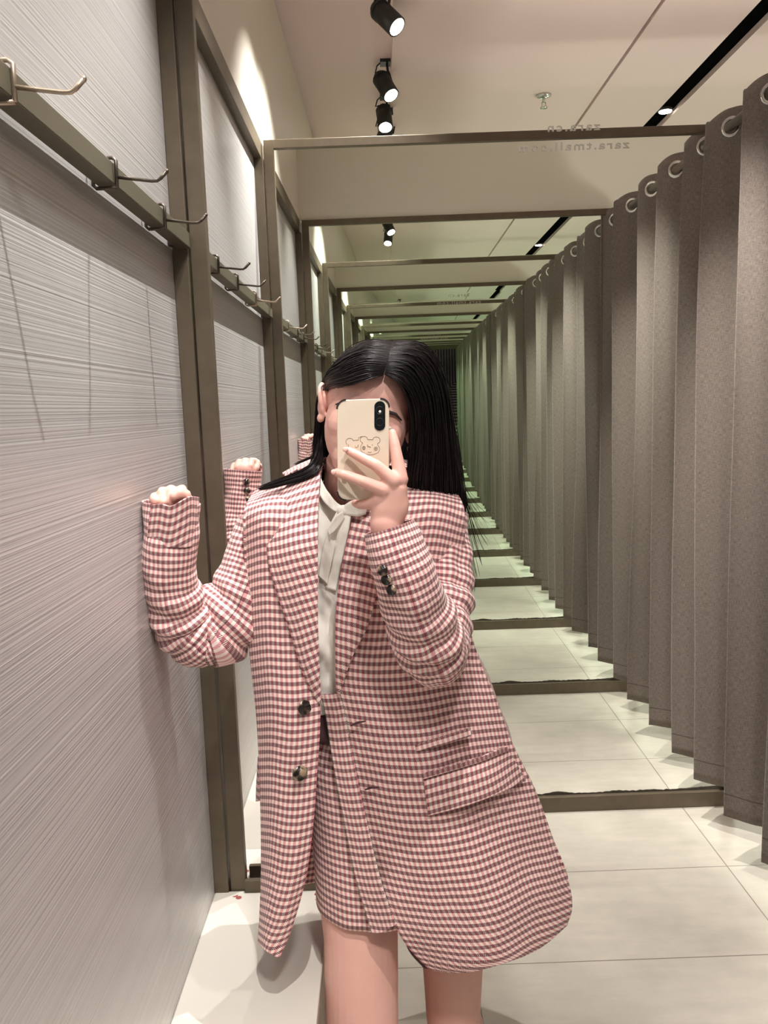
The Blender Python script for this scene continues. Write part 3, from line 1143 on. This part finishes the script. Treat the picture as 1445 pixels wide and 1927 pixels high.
panel('neckband', [[(596, 872, 1.335), (606, 905, 1.322), (622, 932, 1.308), (643, 952, 1.294), (664, 948, 1.294), (700, 925, 1.31)],
                   [(588, 884, 1.332), (598, 922, 1.316), (614, 950, 1.302), (640, 966, 1.289), (668, 962, 1.289), (704, 942, 1.305)]],
      60, 6, M['blouse'], blouse, amp=0.003, seed=9.0, sc=60.0)
G().ell(P(646, 962, 1.286), (0.011, 0.008, 0.010), 14, Matrix.Rotation(R(30), 3, 'Y')).make('knot', M['blouse'], blouse)
for nm, l_, s_ in (
    ('ribbon', [[(636, 958, 1.284), (652, 962, 1.283)], [(620, 990, 1.283), (640, 1000, 1.279)], [(606, 1035, 1.285), (626, 1050, 1.279)], [(599, 1085, 1.290), (616, 1100, 1.284)]], 2.0),
    ('ribbon', [[(644, 960, 1.280), (662, 958, 1.280)], [(636, 1000, 1.278), (656, 1000, 1.276)], [(625, 1050, 1.280), (644, 1055, 1.276)], [(612, 1108, 1.286), (632, 1112, 1.281)]], 5.0),
    ('bow_loop', [[(644, 962, 1.278), (648, 976, 1.278)], [(632, 972, 1.272), (634, 996, 1.272)], [(616, 996, 1.276), (620, 1008, 1.274)]], 7.0),
    ('bow_loop', [[(648, 950, 1.280), (650, 968, 1.280)], [(668, 940, 1.275), (672, 972, 1.274)], [(690, 946, 1.279), (688, 968, 1.279)]], 8.0)):
    panel(nm, l_, 6, 40, M['blouse'], blouse, amp=0.003, seed=s_, sc=50.0, thick=0.0015)

# ---------------------------------------------------------------- skirt
def tube_cloth(name, rows, mat, parent, n=72, sub=10, amp=0.0, seed=0.0, sc=14.0, a0=-90, a1=270, thick=0.003, tilt=0.0):
    """rows: (px_left, px_right, py, D_centre, half depth) -> garment tube, seam at the back"""
    cs = []
    for xl, xr, y, D, hdp in rows:
        A, B = P(xl, y, D), P(xr, y, D)
        zf = P((xl+xr)/2, y, D-hdp*0.97).z
        dz = zf-(A.z+B.z)/2
        A.z += dz; B.z += dz
        cs.append((A, B, hdp))
    verts, uv, faces = [], [], []
    RW = (len(rows)-1)*sub
    AA = [c[0] for c in cs]; BB = [c[1] for c in cs]; DD = [Vector((c[2], 0, 0)) for c in cs]
    base = []
    for j in range(RW+1):
        t = j/sub
        A, B, hdp = crom(AA, t), crom(BB, t), crom(DD, t).x
        c = (A+B)/2
        ax = (B-A)/2
        row = []
        for i in range(n+1):
            an = R(a0 + (a1-a0)*i/n + 180)
            ca, sa = math.cos(an), math.sin(an)
            ca = math.copysign(abs(ca)**0.9, ca); sa = math.copysign(abs(sa)**0.9, sa)
            q = c + ax*sa + Vector((0, hdp, 0))*ca*-1
            row.append(q)
        base.append(row)
    vacc = [0.0]*(n+1)
    for j in range(RW+1):
        u = 0.0
        for i in range(n+1):
            if j: vacc[i] += (base[j][i]-base[j-1][i]).length
            if i: u += (base[j][i]-base[j][i-1]).length
            q = base[j][i]
            verts.append(q + Vector((0, wrinkle(q, amp, seed, sc), 0)))
            uv.append((u, vacc[i]))
    for j in range(RW):
        for i in range(n):
            a = j*(n+1)+i
            faces.append((a, a+1, a+n+2, a+n+1))
    return mk(name, verts, faces, mat, parent, uv=uv, mods=[('SOLIDIFY', dict(thickness=thick, offset=0.0))])

skirt = tube_cloth('skirt', [(572, 800, 1325, 1.405, 0.085), (574, 812, 1430, 1.405, 0.096), (586, 812, 1540, 1.405, 0.102), (594, 812, 1640, 1.405, 0.104), (600, 808, 1752, 1.405, 0.106)],
                   M['check'], person, amp=0.004, seed=3.0)
skirt['label'] = 'short pink checked skirt matching the blazer'

# ---------------------------------------------------------------- blazer
LB = [
    [(606, 876, 1.345), (575, 890, 1.350), (540, 903, 1.362), (506, 917, 1.380), (474, 932, 1.405)],
    [(600, 955, 1.2928), (566, 956, 1.2918), (530, 958, 1.2959), (496, 962, 1.3062), (461, 966, 1.3380)],
    [(598, 1060, 1.2820), (564, 1058, 1.2800), (530, 1057, 1.2880), (496, 1056, 1.2986), (462, 1054, 1.3355)],
    [(598, 1160, 1.2820), (564, 1158, 1.2780), (532, 1155, 1.2850), (498, 1152, 1.2973), (464, 1150, 1.3355)],
    [(601, 1262, 1.2860), (570, 1259, 1.2840), (538, 1255, 1.2860), (505, 1250, 1.2986), (473, 1245, 1.3365)],
    [(603, 1355, 1.2878), (574, 1352, 1.2860), (544, 1348, 1.2860), (512, 1342, 1.2995), (483, 1336, 1.3375)],
    [(597, 1455, 1.2869), (570, 1452, 1.2840), (542, 1448, 1.2860), (514, 1440, 1.3004), (489, 1434, 1.3385)],
    [(589, 1555, 1.2860), (564, 1552, 1.2820), (540, 1546, 1.2860), (514, 1538, 1.3017), (492, 1530, 1.3395)],
    [(574, 1655, 1.2880), (553, 1650, 1.2800), (532, 1644, 1.2860), (511, 1635, 1.3031), (493, 1625, 1.3405)],
    [(549, 1745, 1.2880), (535, 1738, 1.2820), (519, 1730, 1.2869), (504, 1718, 1.3040), (491, 1705, 1.3415)],
    [(526, 1802, 1.2860), (516, 1798, 1.2860), (506, 1792, 1.2887), (496, 1784, 1.3049), (487, 1774, 1.3425)],
]
blz = panel('blazer', LB, 70, 300, M['check'], person, amp=0.0040, seed=1.0, sc=10.0, thick=0.004)
blz['label'] = 'pink and maroon checked blazer worn open'
RB = [
    [(688, 896, 1.350), (730, 902, 1.350), (775, 908, 1.362), (818, 914, 1.380), (858, 926, 1.405)],
    [(672, 958, 1.2928), (720, 957, 1.2914), (772, 957, 1.2959), (822, 958, 1.3076), (872, 962, 1.3405)],
    [(652, 1065, 1.2840), (705, 1070, 1.2760), (762, 1070, 1.2820), (818, 1062, 1.2973), (872, 1050, 1.3380)],
    [(642, 1165, 1.2840), (700, 1172, 1.2720), (760, 1168, 1.2750), (818, 1158, 1.2950), (874, 1145, 1.3380)],
    [(634, 1270, 1.2880), (700, 1272, 1.2720), (766, 1264, 1.2720), (834, 1250, 1.2928), (898, 1236, 1.3380)],
    [(648, 1350, 1.2880), (718, 1350, 1.2680), (790, 1342, 1.2660), (862, 1330, 1.2905), (932, 1316, 1.3380)],
    [(668, 1450, 1.2840), (742, 1444, 1.2620), (815, 1432, 1.2600), (890, 1416, 1.2887), (962, 1398, 1.3380)],
    [(690, 1556, 1.2800), (770, 1543, 1.2560), (850, 1527, 1.2540), (930, 1507, 1.2878), (1006, 1488, 1.3380)],
    [(716, 1660, 1.2760), (802, 1643, 1.2500), (886, 1622, 1.2480), (966, 1598, 1.2869), (1038, 1576, 1.3380)],
    [(752, 1756, 1.2720), (840, 1736, 1.2460), (922, 1712, 1.2440), (1000, 1684, 1.2869), (1068, 1658, 1.3380)],
    [(800, 1815, 1.2700), (868, 1812, 1.2480), (938, 1790, 1.2440), (1008, 1758, 1.2860), (1076, 1706, 1.3380)],
    [(832, 1828, 1.2700), (880, 1829, 1.2500), (942, 1814, 1.2460), (1006, 1788, 1.2860), (1066, 1742, 1.3355)],
]
panel('front_panel', RB, 110, 320, M['check'], blz, amp=0.0045, seed=2.0, sc=9.0, thick=0.004, flip=True)
# back of the coat, closing both sides
BK = []
bkrows = [(474, 858, 905, 1.405, 1.455), (461, 872, 964, 1.385, 1.485), (462, 872, 1052, 1.38, 1.49), (464, 874, 1148, 1.38, 1.49), (473, 898, 1242, 1.382, 1.49),
          (483, 932, 1328, 1.384, 1.495), (489, 962, 1416, 1.386, 1.505), (492, 1006, 1510, 1.388, 1.515), (493, 1038, 1600, 1.39, 1.525), (491, 1068, 1682, 1.392, 1.53), (487, 1074, 1742, 1.39, 1.535)]
sideL = [r_[4] for r_ in LB]
sideR = [RB[0][4], RB[1][4], RB[2][4], RB[3][4], RB[4][4], RB[5][4], RB[6][4], RB[7][4], RB[8][4], RB[9][4], RB[11][4]]
for i, (xl, xr, y, ds, db) in enumerate(bkrows):
    a = P(*sideL[i]); c = P(*sideR[i])
    mid = (a+c)/2
    z = mid.z
    BK.append([a, Vector((a.x+0.030, db-0.035, a.z)), Vector((a.x*0.6+c.x*0.4, db, a.z*0.6+c.z*0.4)), Vector((a.x*0.4+c.x*0.6, db, a.z*0.4+c.z*0.6)), Vector((c.x-0.030, db-0.035, c.z)), c])
panel('back_panel', BK, 90, 240, M['check'], blz, amp=0.004, seed=6.0, sc=9.0, thick=0.004)
# yoke over the shoulders and collar round the neck
SY = [
    [P(474, 932, 1.405), P(506, 917, 1.380), P(540, 903, 1.362), P(575, 890, 1.350), P(606, 876, 1.345)],
    [P(478, 928, 1.435), P(508, 912, 1.43), P(542, 898, 1.425), P(577, 886, 1.42), P(610, 872, 1.41)],
    [Vector((P(474, 932, 1.405).x+0.01, 1.455, P(474, 932, 1.405).z-0.008)), P(512, 918, 1.470), P(545, 905, 1.470), P(580, 895, 1.465), P(614, 886, 1.455)],
]
panel('shoulder', SY, 40, 20, M['check'], blz, thick=0.004)
SY2 = [
    [P(688, 896, 1.350), P(730, 902, 1.350), P(775, 908, 1.362), P(818, 914, 1.380), P(858, 926, 1.405)],
    [P(690, 884, 1.41), P(730, 890, 1.42), P(775, 898, 1.425), P(818, 908, 1.43), P(856, 922, 1.435)],
    [P(690, 892, 1.455), P(730, 900, 1.465), P(775, 908, 1.47), P(818, 918, 1.470), P(852, 930, 1.460)],
]
panel('shoulder', SY2, 40, 20, M['check'], blz, thick=0.004, flip=True)
CO = []
for x0, y0, d0, x1, y1, d1 in [(606, 878, 1.325, 556, 905, 1.335), (603, 864, 1.365, 572, 888, 1.385), (618, 862, 1.425, 600, 892, 1.455), (655, 868, 1.445, 655, 905, 1.475), (690, 874, 1.425, 706, 902, 1.455), (706, 884, 1.375, 738, 896, 1.385), (690, 905, 1.320, 735, 915, 1.330)]:
    CO.append([P(x0, y0, d0), P((x0+x1)/2, (y0+y1)/2-4, (d0+d1)/2-0.003), P(x1, y1, d1)])
panel('collar', CO, 16, 90, M['check'], blz, thick=0.004)

# lapels
LL = [
    [(546, 908, 1.330), (574, 896, 1.325), (604, 880, 1.322)],
    [(520, 945, 1.318), (560, 932, 1.300), (601, 916, 1.300)],
    [(504, 985, 1.306), (551, 970, 1.286), (599, 952, 1.286)],
    [(505, 1050, 1.290), (551, 1033, 1.268), (598, 1013, 1.270)],
    [(521, 1112, 1.280), (560, 1096, 1.264), (598, 1078, 1.266)],
    [(545, 1182, 1.276), (572, 1170, 1.266), (598, 1156, 1.266)],
    [(563, 1242, 1.278), (581, 1234, 1.270), (600, 1224, 1.272)],
    [(580, 1288, 1.282), (590, 1284, 1.276), (602, 1278, 1.278)],
    [(599, 1324, 1.286), (602, 1324, 1.283), (605, 1322, 1.284)],
]
panel('lapel', LL, 30, 170, M['check'], blz, amp=0.001, thick=0.005, tiltv=0.0, v0=0.004)
RL = [
    [(682, 905, 1.318), (705, 915, 1.320), (735, 925, 1.332)],
    [(670, 950, 1.298), (698, 960, 1.296), (728, 968, 1.312)],
    [(658, 1000, 1.278), (690, 1010, 1.270), (720, 1020, 1.286)],
    [(646, 1055, 1.264), (682, 1066, 1.254), (712, 1076, 1.264)],
    [(637, 1110, 1.260), (674, 1122, 1.248), (704, 1132, 1.256)],
    [(633, 1160, 1.259), (664, 1172, 1.249), (690, 1180, 1.255)],
    [(632, 1205, 1.261), (654, 1215, 1.253), (668, 1222, 1.257)],
    [(633, 1250, 1.265), (644, 1258, 1.259), (652, 1262, 1.263)],
    [(634, 1300, 1.278), (637, 1303, 1.276), (640, 1305, 1.277)],
]
panel('lapel', RL, 40, 190, M['check'], blz, amp=0.001, thick=0.005, seed=3.0)
# facing turned out along the open edge
FC = [
    [(604, 1306, 1.300), (622, 1306, 1.292), (638, 1304, 1.283)],
    [(614, 1350, 1.300), (632, 1351, 1.290), (650, 1350, 1.280)],
    [(628, 1440, 1.298), (648, 1445, 1.286), (668, 1448, 1.276)],
    [(648, 1545, 1.294), (669, 1550, 1.282), (691, 1552, 1.272)],
    [(668, 1645, 1.290), (691, 1652, 1.279), (716, 1656, 1.268)],
    [(688, 1715, 1.288), (710, 1717, 1.278), (734, 1712, 1.268)],
    [(700, 1755, 1.287), (722, 1753, 1.277), (746, 1738, 1.267)],
]
panel('facing', FC, 20, 200, M['check'], blz, thick=0.003, seed=5.0, u0=0.003, v0=0.006)
# dark lining seen in the opening
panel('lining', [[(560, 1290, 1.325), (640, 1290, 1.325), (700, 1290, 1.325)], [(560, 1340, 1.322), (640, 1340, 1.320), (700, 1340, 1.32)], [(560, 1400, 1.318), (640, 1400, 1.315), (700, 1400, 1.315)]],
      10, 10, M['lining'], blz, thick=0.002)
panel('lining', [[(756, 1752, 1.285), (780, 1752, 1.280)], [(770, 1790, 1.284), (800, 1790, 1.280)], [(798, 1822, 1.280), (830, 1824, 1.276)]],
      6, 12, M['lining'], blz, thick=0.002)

# pocket flaps and welt
panel('pocket_flap', [[(797, 1462, 1.252), (850, 1446, 1.250), (902, 1430, 1.268), (953, 1410, 1.300)],
                      [(801, 1498, 1.243), (858, 1480, 1.241), (916, 1462, 1.262), (972, 1440, 1.310)],
                      [(806, 1534, 1.243), (868, 1518, 1.241), (930, 1496, 1.262), (988, 1468, 1.318)]], 70, 36, M['check'], blz, thick=0.005, seed=2.0)
panel('pocket_welt', [[(794, 1456, 1.249), (848, 1441, 1.247), (900, 1425, 1.266), (953, 1404, 1.298)],
                      [(796, 1466, 1.247), (850, 1450, 1.245), (902, 1434, 1.264), (955, 1412, 1.298)]], 50, 4, M['check'], blz, thick=0.005, u0=0.002)
panel('ticket_pocket', [[(781, 1401, 1.256), (832, 1386, 1.254), (884, 1370, 1.268)],
                        [(784, 1415, 1.255), (834, 1400, 1.253), (886, 1384, 1.267)]], 40, 5, M['check'], blz, thick=0.004, v0=0.003)
panel('pocket_flap', [[(496, 1428, 1.345), (489, 1426, 1.375), (487, 1424, 1.40)], [(495, 1470, 1.340), (486, 1472, 1.370), (484, 1474, 1.40)], [(495, 1505, 1.340), (485, 1508, 1.370), (483, 1508, 1.40)]], 12, 30, M['check'], blz, thick=0.004)
# buttonholes
for q in ([(660, 1366), (672, 1360), (688, 1357)], [(687, 1486), (699, 1482), (713, 1482)]):
    G().tube([P(a, b_, 1.266-0.003*i) for i, (a, b_) in enumerate(q)], [0.0012, 0.0022, 0.0010], 8).make('buttonhole', M['lining'], blz)

def button(c, r, nrm, parent, tilt=0):
    nrm = Vector(nrm).normalized()
    g = G()
    g.tube([Vector(c)-nrm*0.002, Vector(c)+nrm*0.0010, Vector(c)+nrm*0.0026, Vector(c)+nrm*0.0026, Vector(c)+nrm*0.0016, Vector(c)+nrm*0.0014],
           [r*0.86, r, r*0.93, r*0.78, r*0.66, r*0.05], 28)
    return g.make('button', M['button'], parent)
button(P(573, 1331, 1.279), 0.0125, (0.55, -1, 0.15), blz)
button(P(564, 1455, 1.276), 0.0130, (0.45, -1, 0.1), blz)

# ---------------------------------------------------------------- sleeves
def sleeve(name, pts, parent, us=1.0, n=80, sub=14, amp=0.004, seed=0.0, cap_end=True, up0=(0, -1, 0), creases=(), sc=18.0):
    """pts: (px, py, D, r_side, r_depth)"""
    cp = [P(a, b_, c) for a, b_, c, r1, r2 in pts]
    rr = [Vector((r1, r2, 0)) for a, b_, c, r1, r2 in pts]
    K = (len(pts)-1)*sub
    ctr = [crom(cp, i/sub) for i in range(K+1)]
    rad = [crom(rr, i/sub) for i in range(K+1)]
    verts, uv, faces = [], [], []
    ref = Vector(up0)
    L = 0.0
    frames = []
    for i in range(K+1):
        a, c = ctr[max(i-1, 0)], ctr[min(i+1, K)]
        t = (c-a).normalized()
        s2 = (ref - t*ref.dot(t)).normalized()      # towards the viewer (depth radius)
        s1 = t.cross(s2)
        frames.append((t, s1, s2))
        if i: L += (ctr[i]-ctr[i-1]).length
        rm = 0.043
        for k_ in range(n+1):
            an = 2*math.pi*k_/n + math.pi*0.5
            d = s1*math.cos(an)*rad[i].x + s2*math.sin(an)*rad[i].y
            q = ctr[i]+d
            w_ = wrinkle(q, amp, seed, sc)
            for (tc, wd, am, ph) in creases:
                w_ += am*math.exp(-((i/sub-tc)/wd)**2)*math.sin(i/sub*9.0+math.cos(an+ph)*2.5)
            q = q + d.normalized()*w_
            verts.append(q)
            uv.append((rm*2*math.pi*k_/n*us, L*us))
    if cap_end:
        m0 = len(verts)
        t = frames[-1][0]
        base = verts[-(n+1):]
        for a_, h_ in ((0.92, 0.35), (0.70, 0.68), (0.38, 0.90), (0.02, 1.0)):
            hh = rad[-1].x*0.9
            for k_, q in enumerate(base):
                verts.append(ctr[-1] + (q-ctr[-1])*a_ + t*hh*h_)
                uv.append((rm*2*math.pi*k_/n*us, (L + hh*h_*1.2)*us))
    rows_ = len(verts)//(n+1)
    for i in range(rows_-1):
        for k_ in range(n):
            a = i*(n+1)+k_
            faces.append((a, a+1, a+n+2, a+n+1))
    return verts, uv, faces, ctr, rad, frames

def join(parts):
    V, U, Fc = [], [], []
    for v, u, f in parts:
        k_ = len(V)
        V += v; U += u
        Fc += [tuple(i+k_ for i in q) for q in f]
    return V, U, Fc

# raised arm on the left of the picture
s1 = sleeve('s', [(322, 946, 1.300, .0415, .034), (321, 990, 1.302, .0405, .036), (319, 1050, 1.308, .0395, .040), (322, 1110, 1.318, .0425, .044), (343, 1165, 1.338, .0500, .050), (376, 1195, 1.350, .0560, .054)],
            None, us=1.15, amp=0.0060, seed=11.0, sc=22.0, creases=((3.8, 1.0, 0.0045, 0.5),))
s2 = sleeve('s', [(502, 980, 1.405, .046, .050), (484, 1060, 1.395, .052, .052), (454, 1132, 1.375, .060, .056), (408, 1186, 1.355, .060, .054), (390, 1196, 1.350, .050, .048)],
            None, us=1.15, amp=0.0065, seed=12.0, sc=22.0, creases=((2.6, 1.0, 0.0045, 1.5),))
V, U, Fc = join([s1[:3], s2[:3]])
slv = mk('sleeve', V, Fc, M['check'], blz, uv=U, mods=[('SOLIDIFY', dict(thickness=0.003, offset=-1.0))])
# turned-up cuff edge of that sleeve, flaring to the right of the fist
panel('cuff_edge', [[(286, 950, 1.262), (303, 948, 1.255), (322, 952, 1.252), (342, 942, 1.254), (357, 934, 1.268), (373, 935, 1.295)],
                    [(280, 990, 1.268), (300, 990, 1.261), (321, 990, 1.258), (343, 985, 1.262), (358, 985, 1.276), (372, 985, 1.300)],
                    [(277, 1030, 1.28), (299, 1030, 1.268), (320, 1030, 1.265), (342, 1030, 1.268), (357, 1030, 1.280), (367, 1030, 1.304)]], 50, 40, M['check'], slv, thick=0.003, amp=0.001)
for i, y in enumerate((925, 947, 969)):
    pass
c0 = P(345, 985, 1.336)
for i in range(3):
    button(Vector((P(352, 970, 1.33).x - 0.004, 1.340, P(352, 972+24*i, 1.33).z)), 0.0085, (0.15, 1, 0), slv)
# arm with the phone
s3 = sleeve('s', [(731, 992, 1.150, .0350, .030), (745, 1035, 1.148, .0390, .036), (765, 1090, 1.152, .0425, .040), (785, 1150, 1.170, .0470, .045), (806, 1200, 1.200, .0505, .050), (818, 1228, 1.225, .0510, .052)],
            None, us=1.35, amp=0.0045, seed=13.0, sc=22.0, creases=((3.8, 1.0, 0.0045, 0.3),))
s4 = sleeve('s', [(824, 968, 1.395, .048, .050), (822, 1040, 1.370, .054, .054), (822, 1110, 1.330, .054, .054), (822, 1170, 1.285, .052, .054), (818, 1222, 1.240, .050, .052)],
            None, us=1.2, amp=0.0065, seed=14.0, sc=22.0, creases=((2.6, 1.0, 0.0045, 1.0),))
V, U, Fc = join([s3[:3], s4[:3]])
sr = mk('sleeve', V, Fc, M['check'], blz, uv=U, mods=[('SOLIDIFY', dict(thickness=0.003, offset=-1.0))])
for (a, b_) in ((720, 1073), (727, 1091), (737, 1110)):
    button(P(a, b_, 1.1075+0.0009*(b_-1073)/10), 0.0078, (-0.35, -1, 0.1), sr)

# ---------------------------------------------------------------- phone
def rrect(w, h, r, n=8):
    pts = []
    for cx, cy, a0 in ((w/2-r, h/2-r, 0), (-w/2+r, h/2-r, 90), (-w/2+r, -h/2+r, 180), (w/2-r, -h/2+r, 270)):
        for i in range(n+1):
            an = R(a0+90*i/n)
            pts.append((cx+r*math.cos(an), cy+r*math.sin(an)))
    return pts
phone = empty('phone', P(683.5, 846, 1.1525), 'phone in a cream case with a two-bear line drawing, held in front of the face', 'phone')
PC = P(683.5, 846, 1.1525)
ex = (P(700, 845.5, 1.1525)-P(660, 846.8, 1.1525)).normalized()
ez = (P(683.5, 760, 1.1525)-P(683.8, 930, 1.1525)).normalized()
ey = Vector((0, 1, 0))
def ph(x, z, y=0.0):
    return PC + ex*x + ez*z + ey*y
def prism(name, pts, y0, y1, mat, parent, bev=None):
    n_ = len(pts)
    v = [ph(x, z, y0) for x, z in pts] + [ph(x, z, y1) for x, z in pts]
    f = [tuple(range(n_)), tuple(range(n_, 2*n_))[::-1]] + [(i, n_+i, n_+(i+1) % n_, (i+1) % n_) for i in range(n_)]
    return mk(name, v, f, mat, parent, smooth=False, mods=[bevel(bev, 3)] if bev else ())
PW, PH_ = 0.0725, 0.1400
case = prism('case', rrect(PW, PH_, 0.0125), -0.0055, 0.0045, M['case'], phone, 0.0012)
prism('screen', rrect(PW-0.004, PH_-0.004, 0.011), 0.0045, 0.0052, M['screen'], phone)
bb = 0.0006
for sx, sz in ((-1, 1), (1, 1), (-1, -1), (1, -1)):
    pts = []
    r_ = 0.0132
    cx, cz = sx*(PW/2-0.0125), sz*(PH_/2-0.0125)
    a0 = {(-1, 1): 90, (1, 1): 0, (-1, -1): 180, (1, -1): 270}[(sx, sz)]
    out = [(cx+(r_+bb)*math.cos(R(a0+i*90/10)), cz+(r_+bb)*math.sin(R(a0+i*90/10))) for i in range(11)]
    inn = [(cx+(r_-0.0018)*math.cos(R(a0+i*90/10)), cz+(r_-0.0018)*math.sin(R(a0+i*90/10))) for i in range(11)][::-1]
    prism('bumper', out+inn, -0.0062, 0.0050, M['rubber'], phone)
cxm, czm = 0.0232, 0.0464
mod = prism('camera_module', [(cxm+x, czm+z) for x, z in rrect(0.0152, 0.0405, 0.0075)], -0.0068, -0.0050, M['glass'], phone, 0.0004)
ring_geo(ph(cxm, czm+0.0075, -0.0070), ey, 0.0052, 0.0005).make('lens_ring', M['lampblack'], mod)
ring_geo(ph(cxm, czm-0.0085, -0.0070), ey, 0.0052, 0.0004).make('lens_ring', M['lampblack'], mod)
G().ell(ph(cxm+0.0002, czm+0.0058, -0.0070), (0.0019, 0.0004, 0.0019), 14).make('flash', M['white'], mod)

def ink(pts, closed=False, r=0.00026):
    q = [ph(x, z, -0.0056) for x, z in pts]
    if closed: q.append(q[0])
    return G().tube(q, r, 6)
def px2(x, y):
    """coordinates read off the enlarged phone"""
    return ((x-535)/8.5/1540*1.147, -(y-900)/8.5/1540*1.147)
def arc(cx, cy, rx, ry, a0, a1, n=14):
    return [px2(cx+rx*math.cos(R(a0+(a1-a0)*i/n)), cy-ry*math.sin(R(a0+(a1-a0)*i/n))) for i in range(n+1)]
g = G()
def addink(pts, r=0.00026):
    t_ = ink(pts, r=r)
    g.add(t_.v, t_.f)
addink(arc(320, 765, 62, 55, 230, 15))
addink([px2(375, 750), px2(420, 742), px2(458, 745)])
addink([px2(458, 745), px2(465, 705), px2(500, 690), px2(545, 690)])
addink([px2(300, 808), px2(302, 850)])
addink(arc(430, 825, 28, 36, 200, 340, 8))
addink([px2(458, 815), px2(450, 840)])
addink([px2(x, y) for x, y in ((528, 795), (490, 760), (487, 715), (520, 690), (570, 688), (602, 715), (608, 745))])
addink([px2(x, y) for x, y in ((608, 745), (650, 740), (690, 748))])
addink([px2(x, y) for x, y in ((690, 748), (700, 715), (740, 702), (785, 712), (806, 750), (795, 790), (765, 805))])
addink([px2(x, y) for x, y in ((765, 805), (765, 835), (795, 870), (798, 910), (770, 955), (700, 980), (640, 985), (570, 968), (515, 935), (494, 890), (500, 830), (528, 795))])
addink(arc(545, 872, 24, 28, 0, 360, 16)); addink(arc(545, 872, 11, 14, 0, 360, 10))
addink(arc(738, 893, 30, 28, 0, 360, 16)); addink(arc(738, 893, 12, 12, 0, 360, 10))
addink([px2(605, 820), px2(606, 850), px2(630, 855), px2(655, 862)], 0.0004)
addink([px2(676, 824), px2(682, 832)], 0.0005)
addink([px2(612, 938), px2(640, 946), px2(668, 940)])
mk('drawing', g.v, g.f, M['ink'], phone)

# her mirror images: only the raised sleeve and fist show past her
bpy.context.view_layer.update()
c = copy_tree(person, T[1], 'person seen from behind in the first mirror image, fist and buttoned cuff showing')
c2 = copy_tree(person, T[2], 'small second reflection of the person, only fist and cuff showing beside the hair')


scene.view_settings.view_transform = 'Standard'
scene.view_settings.look = 'None'
scene.view_settings.exposure = 0.48
scene.view_settings.gamma = 1.0
scene.view_settings.use_curve_mapping = False
scene.cycles.max_bounces = 8
scene.cycles.diffuse_bounces = 5
scene.cycles.use_light_tree = True
